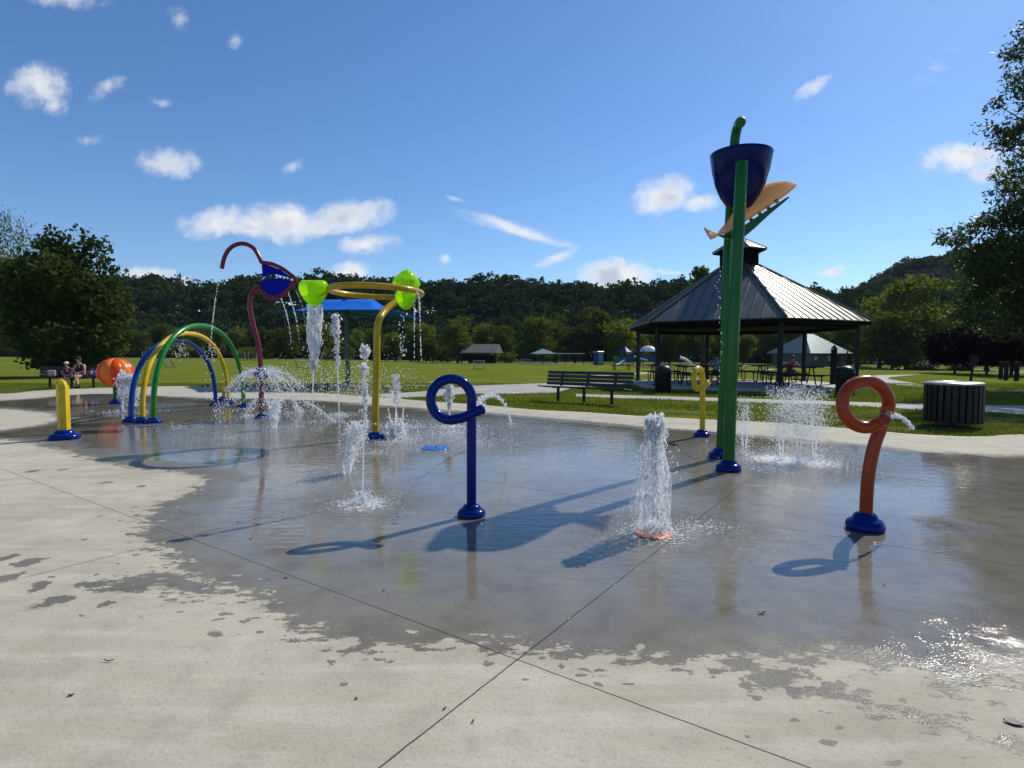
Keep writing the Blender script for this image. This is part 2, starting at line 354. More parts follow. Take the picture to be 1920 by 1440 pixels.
# ================================================================ ground
def Gg(px, py):
    z = 0.
    for _ in range(8):
        p = G(px, py, z); z = gz(p.x, p.y)
    return Vector((p.x, p.y, z))
gx = np.unique(np.concatenate([np.linspace(-700, -120, 15), np.linspace(-120, 120, 81), np.linspace(120, 700, 15)]))
gy = np.unique(np.concatenate([np.linspace(-80, 20, 11), np.linspace(20, 140, 61), np.linspace(140, 900, 16)]))
XX, YY = np.meshgrid(gx, gy); ZZ = hgt(XX, YY) - .02
nx, ny = len(gx), len(gy); ii = np.arange(nx - 1)[None] + np.arange(ny - 1)[:, None] * nx
me = npmesh('lawn', np.stack([XX, YY, ZZ], -1).reshape(-1, 3), np.stack([ii, ii + 1, ii + nx + 1, ii + nx], -1).reshape(-1, 4))
m = bpy.data.materials.new('lawn_grass'); m.use_nodes = True; t = m.node_tree; b = t.nodes['Principled BSDF']
ge = t.nodes.new('ShaderNodeNewGeometry')
a1 = nd(t, 'ShaderNodeTexNoise', inp={'Scale': .22, 'Detail': 5., 'Roughness': .65}); a2 = nd(t, 'ShaderNodeTexNoise', inp={'Scale': 9., 'Detail': 6., 'Roughness': .75}); a3 = nd(t, 'ShaderNodeTexNoise', inp={'Scale': .9, 'Detail': 4.})
mpp = nd(t, 'ShaderNodeMapping'); mpp.inputs['Scale'].default_value = (.35, 1.6, 1); t.links.new(ge.outputs['Position'], mpp.inputs[0])
for q in (a1, a2): t.links.new(ge.outputs['Position'], q.inputs['Vector'])
t.links.new(mpp.outputs[0], a3.inputs['Vector'])
c1 = mixc(t, smooth(t, a1.outputs['Fac'], .35, .65), (.138, .168, .02), (.195, .225, .034))
c1 = mixc(t, mth(t, 'MULTIPLY', smooth(t, a3.outputs['Fac'], .35, .7), .5), c1, (.17, .19, .038))
c1 = mixc(t, smooth(t, a2.outputs['Fac'], .3, .75, 0., .6), c1, (.06, .08, .012))
# worn soil along the pool edge by the loop nozzles
sx_ = t.nodes.new('ShaderNodeSeparateXYZ'); t.links.new(ge.outputs['Position'], sx_.inputs[0])
worn = mth(t, 'MULTIPLY', smooth(t, sx_.outputs[1], 14.6, 12.2), smooth(t, a3.outputs['Fac'], .42, .6))
worn = mth(t, 'MULTIPLY', worn, smooth(t, sx_.outputs[0], 1., 3.))
c1 = mixc(t, mth(t, 'MULTIPLY', worn, .85), c1, (.12, .1, .055))
t.links.new(c1, b.inputs['Base Color']); b.inputs['Roughness'].default_value = .8; b.inputs['Specular IOR Level'].default_value = .0
bm_ = nd(t, 'ShaderNodeBump', inp={'Strength': .7, 'Distance': .05}); t.links.new(a2.outputs['Fac'], bm_.inputs['Height']); t.links.new(bm_.outputs[0], b.inputs['Normal'])
o = link_mesh('lawn', me, m); me.polygons.foreach_set('use_smooth', [True] * len(me.polygons)); tag(o, kind='structure')

# ---------------------------------------------------------------- splash pad
far_px = [(0, 738), (60, 733), (130, 729), (200, 727), (330, 724), (440, 727), (520, 731), (600, 737), (700, 744), (800, 752), (900, 759), (1000, 768), (1100, 773), (1200, 780), (1340, 787),
          (1450, 792), (1560, 801), (1640, 807), (1700, 813), (1800, 818), (1860, 817), (1920, 814)]
edge = [(-24, 17), (-21, 18.6)] + [tuple(G(x, y).xy) for x, y in far_px] + [(12, 9.6), (17, 7), (18, 0), (14, -8), (0, -12), (-15, -10), (-24, -2), (-26, 8)]
edge = [tuple(p.xy) for p in spline([(x, y, 0) for x, y in edge], 4, closed=True)]
E_ = np.array(edge)
def redge(az):
    d = np.array([math.sin(az), math.cos(az)]); best = 1e9
    P = E_; Q = np.roll(E_, -1, 0); e = Q - P
    den = d[0] * e[:, 1] - d[1] * e[:, 0]; den = np.where(abs(den) < 1e-12, 1e-12, den)
    tt = (P[:, 0] * e[:, 1] - P[:, 1] * e[:, 0]) / den; uu = (P[:, 0] * d[1] - P[:, 1] * d[0]) / den
    ok = (uu >= -1e-6) & (uu <= 1 + 1e-6) & (tt > 0); return tt[ok].min()
azs = np.concatenate([np.linspace(-46, 46, 470), np.linspace(46, 314, 90)[1:-1]]); azs = np.radians(azs); na = len(azs)
re = np.array([redge(a) for a in azs]); nr = 280
fr = np.exp(np.linspace(math.log(.03), 0, nr)); 
PX = np.sin(azs)[None] * re[None] * fr[:, None]; PY = np.cos(azs)[None] * re[None] * fr[:, None]
pv = np.stack([PX, PY, np.zeros_like(PX)], -1).reshape(-1, 3)
ii = (np.arange(nr - 1)[:, None] * na + np.arange(na)[None]); jj = (np.arange(nr - 1)[:, None] * na + (np.arange(na)[None] + 1) % na)
pf = np.stack([ii, jj, jj + na, ii + na], -1).reshape(-1, 4)
# outer skirt ring, and a centre vertex ring closed by small quads towards the first ring
sk = pv[-na:].copy(); sk[:, 2] = -.12; b0 = len(pv); pv2 = np.concatenate([pv, sk, pv[:na] * .02])
k = np.arange(na); k1 = (k + 1) % na
pf = np.concatenate([pf, np.stack([b0 - na + k, b0 - na + k1, b0 + k1, b0 + k], -1), np.stack([b0 + na + k, b0 + na + k1, k1, k], -1)])
pf = pf[:, ::-1]
pad_me = npmesh('splash_pad', pv2, pf)

def polyd(P, pts):                       # signed distance, positive inside
    pts = np.array(pts); d = np.full(len(P), 1e9); ins = np.zeros(len(P), bool)
    for i in range(len(pts)):
        a, b_ = pts[i], pts[(i + 1) % len(pts)]; e = b_ - a; w = P - a
        tt = np.clip((w @ e) / (e @ e), 0, 1); d = np.minimum(d, np.linalg.norm(w - tt[:, None] * e, axis=1))
        c = ((a[1] <= P[:, 1]) & (b_[1] > P[:, 1])) | ((b_[1] <= P[:, 1]) & (a[1] > P[:, 1]))
        xi = a[0] + (P[:, 1] - a[1]) / (b_[1] - a[1] if b_[1] != a[1] else 1e-9) * e[0]; ins ^= c & (P[:, 0] < xi)
    return np.where(ins, d, -d)
g2 = lambda l: [tuple(G(x, y).xy) for x, y in l]
wet_main = g2([(-300, 812), (0, 806), (60, 800), (115, 786), (90, 774), (0, 766), (-300, 770), (-300, 755), (0, 751), (60, 747), (110, 742), (170, 738), (250, 738), (300, 742), (400, 746), (500, 747), (600, 751), (700, 758), (800, 766), (900, 772),
               (1000, 781), (1100, 789), (1200, 799), (1300, 806), (1380, 813), (1500, 823), (1640, 834), (1740, 846), (1840, 850), (1960, 852), (2300, 860), (2500, 1290), (2100, 1300),
               (1920, 1283), (1850, 1279), (1790, 1300), (1760, 1284), (1720, 1268), (1640, 1255), (1500, 1238), (1400, 1232), (1300, 1238), (1200, 1243), (1120, 1240), (1040, 1226), (960, 1215), (880, 1212), (800, 1200),
               (720, 1218), (640, 1210), (590, 1190), (560, 1180), (520, 1160), (490, 1130), (450, 1104), (400, 1085), (330, 1068), (300, 1040), (275, 1005), (262, 985), (275, 960), (310, 940), (350, 925), (385, 903), (372, 892), (320, 884), (240, 876), (170, 862), (120, 846), (60, 832), (0, 824), (-300, 826)])
tongues = [g2([(190, 1098), (235, 1078), (300, 1076), (350, 1080), (400, 1090), (440, 1108), (380, 1118), (330, 1106), (290, 1104), (230, 1110)]),
           g2([(1360, 1232), (1440, 1262), (1520, 1280), (1600, 1300), (1680, 1322), (1760, 1345), (1840, 1362), (1920, 1388), (1910, 1400), (1820, 1378), (1740, 1362), (1660, 1340), (1580, 1312), (1500, 1300), (1420, 1278), (1370, 1255)])]
spots = [(15, 1045, 22, 5), (50, 1055, 22, 7), (18, 1082, 15, 7), (74, 1100, 15, 9), (105, 1124, 32, 6), (170, 1096, 26, 5), (62, 1140, 15, 3), (200, 1133, 9, 4), (86, 1163, 8, 2), (511, 1220, 10, 3), (626, 1245, 10, 6), (560, 1198, 12, 4),
         (1485, 1302, 13, 9), (1560, 1290, 22, 8), (1520, 1262, 14, 8), (1430, 1290, 16, 8), (400, 1188, 9, 3), (456, 1166, 14, 5), (1905, 1360, 20, 8), (320, 1020, 12, 3), (250, 1002, 14, 3), (120, 880, 10, 2), (60, 884, 12, 2), (200, 905, 12, 2), (265, 912, 10, 2)]
P2 = pv2[:, :2]; sdw = polyd(P2, wet_main)
for tg in tongues: sdw = np.maximum(sdw, polyd(P2, tg) + .02)
small = np.full(len(P2), -1.)
for (x, y, a, b_) in spots:
    c = np.array(G(x, y).xy); ax = np.array(G(x + a, y).xy) - c; ay = np.array(G(x, y - b_).xy) - c; la, lb = np.linalg.norm(ax), np.linalg.norm(ay)
    w = P2 - c; q = np.sqrt((w[:, 0] / la) ** 2 + (w[:, 1] / lb) ** 2); small = np.maximum(small, (1 - q) * min(la, lb))
jets_px = [(1225, 1000, .55, 1.), (680, 945, .45, 1.1), (650, 888, .3, .5), (740, 822, .7, .9), (843, 800, .8, 1.), (633, 778, .4, .6), (513, 805, .5, .5), (228, 773, .6, .8), (1395, 850, .5, .9), (1465, 862, .7, 1.2), (1520, 866, .7, 1.1), (1440, 880, .6, 1.),
           (400, 822, 1.0, .6), (560, 775, .8, .6), (470, 800, .8, .5), (958, 795, .3, .4), (900, 825, .8, .8), (1320, 985, .5, .9), (300, 760, 1., .35), (1400, 1000, .35, .5), (590, 770, .5, .5), (820, 838, .5, .8), (1330, 930, .8, .35)]
agit = np.zeros(len(P2))
for (x, y, r_, s_) in jets_px:
    c = np.array(G(x, y).xy); agit = np.maximum(agit, s_ * np.exp(-((P2 - c) ** 2).sum(1) / r_ ** 2 / 1.2))
# ripple rings travelling out from the falls
rip = np.zeros(len(P2))
for (x, y, r_, s_) in jets_px:
    c = np.array(G(x, y).xy); dd = np.sqrt(((P2 - c) ** 2).sum(1)); rip = np.maximum(rip, s_ * np.exp(-dd / (r_ * 2.2)))
glint = np.zeros(len(P2))
for (x, y, r_, s_) in [(1780, 1235, .33, 1.), (1880, 1210, .4, 1.), (1690, 1240, .2, .6), (1790, 987, .2, 2.6), (1850, 1372, .07, 1.2), (1700, 1345, .1, .6), (1560, 885, .4, 2.), (1480, 870, .5, 2.5), (1330, 985, .3, 1.8), (1600, 870, .4, .4), (800, 825, .8, 2.), (1905, 1130, .3, .4)]:
    c = np.array(G(x, y).xy); glint = np.maximum(glint, s_ * np.exp(-((P2 - c) ** 2).sum(1) / r_ ** 2))
for nm, arr in (('glint', glint), ('wet', sdw), ('spot', small), ('agit', agit), ('ripple', rip)):
    at = pad_me.attributes.new(nm, 'FLOAT', 'POINT'); at.data.foreach_set('value', arr.astype(np.float32))

m = bpy.data.materials.new('splash_pad_concrete'); m.use_nodes = True; t = m.node_tree; b = t.nodes['Principled BSDF']
ge = t.nodes.new('ShaderNodeNewGeometry'); pos = ge.outputs['Position']
def att(nm): a = t.nodes.new('ShaderNodeAttribute'); a.attribute_name = nm; return a.outputs['Fac']
def noi(scale, det=5., rough=.55, src=None, vec=None):
    n = nd(t, 'ShaderNodeTexNoise', inp={'Scale': scale, 'Detail': det, 'Roughness': rough}); s_ = src or pos
    if vec:
        mp = nd(t, 'ShaderNodeMapping'); mp.inputs['Scale'].default_value = vec[:3]; mp.inputs['Rotation'].default_value = (0, 0, vec[3] if len(vec) > 3 else 0); t.links.new(s_, mp.inputs[0]); s_ = mp.outputs[0]
    t.links.new(s_, n.inputs['Vector']); return n.outputs['Fac']
big = noi(.9, 5, .6); mid = noi(5., 6, .62); fine = noi(55., 5, .7); streak = noi(3.2, 5, .6, vec=(.35, 2.2, 1, R(25)))
wn_ = mth(t, 'ADD', mth(t, 'MULTIPLY', mth(t, 'SUBTRACT', noi(9., 8, .72, vec=(.7, 1.3, 1)), .5), .95), mth(t, 'MULTIPLY', mth(t, 'SUBTRACT', noi(1.6, 3), .5), .25))
vo2 = nd(t, 'ShaderNodeTexVoronoi', inp={'Scale': 17.}); vmp = nd(t, 'ShaderNodeMapping'); vmp.inputs['Scale'].default_value = (.75, 1.3, 1); vns = nd(t, 'ShaderNodeTexNoise', inp={'Scale': 12., 'Detail': 3.}); t.links.new(pos, vns.inputs['Vector']); vad = nd(t, 'ShaderNodeVectorMath', operation='MULTIPLY_ADD'); t.links.new(vns.outputs['Color'], vad.inputs[0]); vad.inputs[1].default_value = (.09, .09, 0); t.links.new(pos, vad.inputs[2]); t.links.new(vad.outputs[0], vmp.inputs[0]); t.links.new(vmp.outputs[0], vo2.inputs['Vector'])
sc2 = nd(t, 'ShaderNodeSeparateColor'); t.links.new(vo2.outputs['Color'], sc2.inputs[0])
blot = mth(t, 'MULTIPLY', mth(t, 'LESS_THAN', vo2.outputs['Distance'], mth(t, 'MULTIPLY_ADD', sc2.outputs[1], .3, .08)), mth(t, 'LESS_THAN', sc2.outputs[0], smooth(t, att('wet'), -.42, .05, 0., .6)))
holes = mth(t, 'MULTIPLY', mth(t, 'LESS_THAN', vo2.outputs['Distance'], mth(t, 'MULTIPLY_ADD', sc2.outputs[2], .3, .1)), mth(t, 'LESS_THAN', sc2.outputs[1], smooth(t, att('wet'), .26, .0, 0., .5)))
wsd = mth(t, 'ADD', att('wet'), wn_)
sp = mth(t, 'ADD', att('spot'), mth(t, 'MULTIPLY', mth(t, 'SUBTRACT', noi(9., 4, .65), .5), .2))
wet = mth(t, 'MULTIPLY', smooth(t, wsd, -.012, .02), mth(t, 'SUBTRACT', 1., mth(t, 'MULTIPLY', holes, .85)))
wet = mth(t, 'MAXIMUM', mth(t, 'MAXIMUM', wet, mth(t, 'MULTIPLY', blot, .9)), smooth(t, sp, -.004, .006))
film = smooth(t, mth(t, 'ADD', att('wet'), mth(t, 'MULTIPLY', mth(t, 'SUBTRACT', noi(1.1, 5, .6), .5), 1.5)), .0, .62)
film = mth(t, 'MULTIPLY', film, wet)
dry = mixc(t, smooth(t, big, .3, .7), (.4, .36, .27), (.5, .46, .35))
dry = mixc(t, mth(t, 'MULTIPLY', smooth(t, streak, .42, .7), .65), dry, (.55, .515, .41))
dry = mixc(t, mth(t, 'MULTIPLY', smooth(t, mid, .45, .75), .5), dry, (.3, .275, .215))
dry = mixc(t, mth(t, 'MULTIPLY', smooth(t, fine, .5, .72), .55), dry, (.25, .23, .19))
vor = nd(t, 'ShaderNodeTexVoronoi', inp={'Scale': 3.3}); t.links.new(pos, vor.inputs['Vector'])
speck = mth(t, 'MULTIPLY', smooth(t, vor.outputs['Distance'], .045, .02), mth(t, 'GREATER_THAN', noi(1.7, 2), .54))
dry = mixc(t, mth(t, 'MULTIPLY', speck, .75), dry, (.12, .1, .085))
wetc = mixc(t, smooth(t, big, .3, .7), (.16, .143, .11), (.225, .206, .165))
wetc = mixc(t, mth(t, 'MULTIPLY', smooth(t, mid, .4, .75), .5), wetc, (.1, .09, .07))
wetc = mixc(t, mth(t, 'MULTIPLY', smooth(t, fine, .5, .75), .3), wetc, (.22, .2, .165))
c = mixc(t, wet, dry, wetc)
# foam: bright flecks where the falls hit
fn = noi(28., 4, .7, vec=(.8, 1.3, 1)); fm = mth(t, 'ADD', mth(t, 'MULTIPLY', att('agit'), .45), fn)
foam = mth(t, 'MULTIPLY', smooth(t, fm, .93, 1.03), .85)
c = mixc(t, foam, c, (.85, .86, .88))
# joints cut in the slab
d1 = (G(970, 1237) - G(0, 878)); d2 = (G(1225, 1040) - G(715, 1440)); jn = None
for (p, d, w) in ((G(970, 1237), d1, .0027), (G(970, 1237), d2, .0027), (G(240, 1034), d2, .003), (G(1550, 1004), d1, .003), (G(1835, 912), d1, .004)):
    n_ = Vector((-d.y, d.x, 0)).normalized(); dt = nd(t, 'ShaderNodeVectorMath', operation='DOT_PRODUCT'); t.links.new(pos, dt.inputs[0]); dt.inputs[1].default_value = n_
    v = mth(t, 'ABSOLUTE', mth(t, 'ADD', mth(t, 'SUBTRACT', dt.outputs['Value'], n_.dot(p)), mth(t, 'MULTIPLY', mth(t, 'SUBTRACT', mid, .5), .012)))
    v = smooth(t, v, w * 1.35, w * .6); jn = v if jn is None else mth(t, 'MAXIMUM', jn, v)
c = mixc(t, mth(t, 'MULTIPLY', jn, .92), c, (.035, .03, .026))
t.links.new(c, b.inputs['Base Color'])
rg = nd(t, 'ShaderNodeMix', data_type='FLOAT'); t.links.new(wet, rg.inputs[0]); rg.inputs[2].default_value = .82; 
rg2 = nd(t, 'ShaderNodeMix', data_type='FLOAT'); t.links.new(film, rg2.inputs[0]); t.links.new(mth(t, 'MULTIPLY_ADD', att('glint'), -.3, .38), rg2.inputs[2]); t.links.new(smooth(t, noi(4., 5, .7, vec=(.5, 1.8, 1)), .35, .75, .008, .05), rg2.inputs[3]); t.links.new(rg2.outputs[0], rg.inputs[3])
rgh = mth(t, 'MAXIMUM', rg.outputs[0], mth(t, 'MULTIPLY', foam, .6)); t.links.new(rgh, b.inputs['Roughness'])
b.inputs['IOR'].default_value = 1.36
spc = nd(t, 'ShaderNodeMix', data_type='FLOAT'); t.links.new(wet, spc.inputs[0]); spc.inputs[2].default_value = .22; t.links.new(mth(t, 'MAXIMUM', mth(t, 'MULTIPLY_ADD', film, .42, .2), mth(t, 'MULTIPLY', att('glint'), .7)), spc.inputs[3]); t.links.new(spc.outputs[0], b.inputs['Specular IOR Level'])
# height: grain when dry, gentle ripples on the film, chop near the falls
hd = mth(t, 'ADD', mth(t, 'MULTIPLY', fine, .003), mth(t, 'MULTIPLY', mid, .004))
hd = mth(t, 'MULTIPLY', hd, mth(t, 'MULTIPLY_ADD', film, -.97, 1.))
r1 = noi(2.6, 3, .5, vec=(.7, 1.4, 1)); r2 = noi(34., 3, .6)
hw = mth(t, 'ADD', mth(t, 'ADD', mth(t, 'MULTIPLY', r1, .0013), mth(t, 'MULTIPLY', noi(11., 3, .5, vec=(.45, 1.6, 1)), .00055)), mth(t, 'MULTIPLY', mth(t, 'MULTIPLY', noi(9., 3, .55, vec=(.6, 1.5, 1)), .0075), att('ripple')))
hw = mth(t, 'ADD', hw, mth(t, 'MULTIPLY', mth(t, 'MULTIPLY', r2, .0085), att('agit')))
for (x, y, k_, am) in ((680, 945, 75., .0016), (1225, 1000, 70., .002), (745, 822, 42., .003), (1480, 862, 40., .003), (843, 800, 38., .003), (958, 795, 50., .002), (514, 805, 45., .002), (230, 773, 34., .003)):
    dn_ = nd(t, 'ShaderNodeVectorMath', operation='DISTANCE'); t.links.new(pos, dn_.inputs[0]); dn_.inputs[1].default_value = G(x, y); dv = mth(t, 'ADD', dn_.outputs['Value'], mth(t, 'MULTIPLY', r1, .12))
    hw = mth(t, 'ADD', hw, mth(t, 'MULTIPLY', mth(t, 'SINE', mth(t, 'MULTIPLY', dv, k_)), mth(t, 'MULTIPLY', smooth(t, dn_.outputs['Value'], 1.6 if k_ < 60 else .95, .15), am * .6)))
hw = mth(t, 'MULTIPLY', hw, film)
hw = mth(t, 'ADD', hw, mth(t, 'MULTIPLY', mth(t, 'MULTIPLY', noi(95., 1, .5), .0048), mth(t, 'MULTIPLY', mth(t, 'MULTIPLY', att('glint'), smooth(t, noi(7., 4, .65), .36, .62)), wet)))
rgh = mth(t, 'MULTIPLY', rgh, 1.)
hh = mth(t, 'ADD', mth(t, 'ADD', hd, hw), mth(t, 'MULTIPLY', jn, -.006))
bp = nd(t, 'ShaderNodeBump', inp={'Strength': 1., 'Distance': 1.}); t.links.new(hh, bp.inputs['Height']); t.links.new(bp.outputs[0], b.inputs['Normal'])
o = link_mesh('splash_pad', pad_me, m); tag(o, kind='structure')

# ---------------------------------------------------------------- paths
def ribbon(name, px, m, lift=.008):
    pts = [Gg(x, y) for x, y in px]; mb = MB(); mb.add([(p.x, p.y, p.z - .02 + lift) for p in pts], [tuple(range(len(pts)))]); o = mb.build(name, m, ang=None)
    if o.data.polygons[0].normal.z < 0: o.data.flip_normals()
    return tag(o, kind='structure')
ribbon('path', [(640, 737.5), (700, 738.5), (780, 734.5), (888, 722.5), (1019, 718), (1190, 716), (1190, 720), (1075, 726), (1040, 736.5), (960, 738), (890, 737), (780, 744), (735, 747), (700, 743)], M['path'])
ribbon('path', [(600, 722.6), (888, 720.6), (888, 722), (600, 724.6)], M['path'], .012)
ribbon('path', [(1080, 738), (1200, 741), (1647, 754), (1920, 760), (2300, 772), (2300, 795), (1920, 776), (1647, 763), (1200, 747), (1080, 743)], M['path'])
ribbon('path', [(1590, 712), (1640, 703.5), (1718, 699.2), (1871, 696.4), (1960, 696.4), (1960, 698.6), (1871, 698.4), (1718, 702.5), (1668, 706.5), (1664, 710), (1737, 721.5), (1833, 727), (1920, 731), (2200, 745), (2200, 750), (1920, 735), (1833, 732), (1737, 727), (1640, 716), (1590, 724)], M['path'])
ribbon('path', [(1100, 704), (1180, 699), (1300, 694.6), (1450, 691.8), (1450, 693.2), (1300, 696.6), (1180, 701.8), (1100, 706.5)], M['path'])
def strip(name, pts, w, m, lift):
    mb = MB(); v = []
    for i, p in enumerate(pts):
        tn = (Vector(pts[min(i + 1, len(pts) - 1)]) - Vector(pts[max(i - 1, 0)])).normalized(); n_ = Vector((-tn.y, tn.x))
        for s_ in (-1, 1): q = Vector(p[:2]) + n_ * w / 2 * s_; v.append((q.x, q.y, gz(q.x, q.y) - .02 + lift))
    mb.add(v, [(2 * i, 2 * i + 2, 2 * i + 3, 2 * i + 1) for i in range(len(pts) - 1)]); o = mb.build(name, m, ang=None)
    if o.data.polygons[0].normal.z < 0: o.data.flip_normals()
    return tag(o, kind='structure')
strip('road', [(x, 99 + .0 * x) for x in range(-130, 121, 4)], 3.2, M['gravel'], .06)

# grass blades near the pool edge (uncountable)
def blades(n):
    out = []
    while sum(len(q) for q in out) < n:
        yr = 8.6 + 18.4 * rng.random(n) ** 1.4; u = rng.uniform(-.98, .98, n); P = np.stack([u * yr, yr], -1)
        rr = np.hypot(P[:, 0], P[:, 1]); az = np.arctan2(P[:, 0], P[:, 1]); lim = np.interp(az, azs[:470], re[:470]); ok = rr > lim - .05
        P = P[ok]
        for pg in PATHS: P = P[polyd(P, pg) < -.03]
        out.append(P)
    return np.concatenate(out)[:n]
PATHS = [g2([(700, 738.5), (780, 734.5), (888, 722.5), (1019, 718), (1190, 716), (1190, 720), (1075, 726), (1040, 736.5), (960, 738), (890, 737), (780, 744), (735, 747)]),
         g2([(1080, 738), (1200, 741), (1647, 754), (1920, 760), (2300, 772), (2300, 795), (1920, 776), (1647, 763), (1200, 747), (1080, 743)])]
P = blades(150000); n = len(P)
bare = (P[:, 1] < 14.2) & (P[:, 0] > 2) & (np.sin(P[:, 0] * 2.1) + np.sin(P[:, 1] * 5 + P[:, 0]) + rng.normal(0, .5, n) > .1); P = P[~bare]; n = len(P)
h = rng.uniform(.025, .075, n) * (1 + .5 * np.sin(P[:, 0] * 1.7) * np.sin(P[:, 1] * 2.3)); a = rng.uniform(0, 6.28, n); w = rng.uniform(.006, .014, n); ln = rng.normal(0, .03, (n, 2))
z0 = hgt(P[:, 0], P[:, 1]) - .02
v = np.zeros((n, 3, 3)); v[:, 0, :2] = P - np.stack([np.cos(a), np.sin(a)], -1) * w[:, None]; v[:, 1, :2] = P + np.stack([np.cos(a), np.sin(a)], -1) * w[:, None]; v[:, 2, :2] = P + ln
v[:, 0, 2] = z0; v[:, 1, 2] = z0; v[:, 2, 2] = z0 + h
me = npmesh('grass', v.reshape(-1, 3), np.arange(3 * n).reshape(-1, 3))
tag(link_mesh('grass', me, leafmat('grass_blade', (.08, .108, .016), (.17, .185, .04), .3, rough=.8, spec=.05)), 'short green lawn grass growing round the splash pad', 'grass', kind='stuff')

# ================================================================ trees
M['leaf_dark'] = leafmat('leaf_dark', (.02, .034, .007), (.05, .066, .012), .3, rough=.7, spec=.08)
M['leaf_mid'] = leafmat('leaf_mid', (.05, .072, .012), (.13, .142, .028), .36, rough=.8, spec=.04)
M['leaf_far'] = leafmat('leaf_far', (.014, .027, .013), (.036, .052, .022), .16, rough=.9, spec=.0)
M['leaf_hill_hazed'] = leafmat('leaf_hill_hazed', (.035, .06, .036), (.08, .105, .05), .25, rough=.9, spec=.0)  # haze over the far hill mixed into the leaf colour: paler and bluer
M['leaf_willow'] = leafmat('leaf_willow', (.09, .12, .025), (.17, .2, .05), .45, spec=.05)
M['leaf_oak'] = leafmat('leaf_oak', (.018, .04, .011), (.055, .085, .022), .34, rough=.45, spec=.2)
M['leaf_plum'] = leafmat('leaf_plum', (.008, .003, .005), (.02, .008, .011), .1, spec=.05, rough=.8, tc_=(1.2, .6, .8))
M['leaf_bush'] = leafmat('leaf_bush', (.012, .024, .006), (.03, .045, .012), .2, spec=.05)
def leaves(blobs, n, size, clump=14, spread=.45, elong=.6, shell=.55, droop=0.):
    """n leaf faces gathered in clumps through the volume of ellipsoid blobs"""
    B = np.array(blobs, float); wgt = (B[:, 3] * B[:, 4] * B[:, 5]) ** (2 / 3); wgt /= wgt.sum()
    nc = max(1, n // clump); bi = rng.choice(len(B), nc, p=wgt); d = rng.normal(size=(nc, 3)); d /= np.linalg.norm(d, axis=1)[:, None]
    rad = shell + (1.05 - shell) * rng.random(nc) ** .7; C = B[bi, :3] + d * B[bi, 3:6] * rad[:, None]
    ci = rng.integers(0, nc, n); p = C[ci] + rng.normal(0, 1, (n, 3)) * spread * np.array([1, 1, .6])
    if droop: p[:, 2] -= rng.random(n) ** 1.5 * droop
    nrm = d[ci] * .5 + rng.normal(0, .8, (n, 3)) + np.array([0, 0, .35]); nrm /= np.linalg.norm(nrm, axis=1)[:, None]
    tg = np.cross(nrm, rng.normal(size=(n, 3))); 
    if droop: tg = tg * .4 + np.array([0, 0, -1.]); tg -= nrm * (tg * nrm).sum(1)[:, None]
    tg /= np.maximum(np.linalg.norm(tg, axis=1), 1e-6)[:, None]; bt = np.cross(nrm, tg)
    s = size * rng.uniform(.6, 1.35, n)[:, None]
    v = np.stack([p - tg * s, p + bt * s * elong - nrm * s * .15, p + tg * s, p - bt * s * elong - nrm * s * .15], 1)
    return v.reshape(-1, 3)
def crown_mesh(name, v): return npmesh(name, v, np.arange(len(v)).reshape(-1, 4))
def rand_blobs(h, r, n, z0=.35, top=.95):
    out = []
    for _ in range(n):
        z = rng.uniform(z0, top); rr = r * math.sqrt(max(.08, 1 - ((z - .62) / .42) ** 2)) * .68; a = rng.uniform(0, 6.28); q = rng.uniform(.25, 1) * rr
        s = r * rng.uniform(.3, .5); out.append((q * math.cos(a), q * math.sin(a), z * h, s, s, s * .72))
    return out
def trunk_mb(h, r0, limbs=6, spread=2.):
    mb = MB(); ph = rng.uniform(0, 6.28)
    pts = spline([(0, 0, -.1), (.05 * h * .1, 0, h * .25), (-.02 * h, .01 * h, h * .5), (.01 * h, 0, h * .8)], 5); k = len(pts)
    mb.tube(pts, [r0 * (1.35 if i == 0 else 1) * (1 - .85 * i / (k - 1)) for i in range(k)], 9)
    for j in range(limbs):
        a = ph + j * 2.4; z = h * (.28 + .4 * j / limbs); L_ = spread * rng.uniform(.7, 1.1)
        q = spline([(0, 0, z), (math.cos(a) * L_ * .4, math.sin(a) * L_ * .4, z + L_ * .35), (math.cos(a) * L_, math.sin(a) * L_, z + L_ * .6)], 4)
        mb.tube(q, [r0 * .45 * (1 - .8 * i / (len(q) - 1)) for i in range(len(q))], 6)
    return mb
def make_tree(name, loc, h, r, nleaf, size, lm, label, cat, blobs=None, group=None, clump=14, spread=None, elong=.6, shell=.5, droop=0., tr=None, nb=14, z0=.35, rz=0.):
    root = thing(name, loc, label, cat, group)
    bl = blobs or rand_blobs(h, r, nb, z0)
    me = crown_mesh('crown', leaves(bl, nleaf, size, clump, spread or r * .09, elong, shell, droop)); link_mesh('crown', me, lm, root)
    mb = trunk_mb(h * .9, tr or h * .028, 6, r * .6); me2 = bpy.data.meshes.new('trunk'); me2.from_pydata([tuple(p) for p in mb.v], [], mb.f); link_mesh('trunk', me2, M['bark'], root, 60)
    root.rotation_euler.z = rz; return root
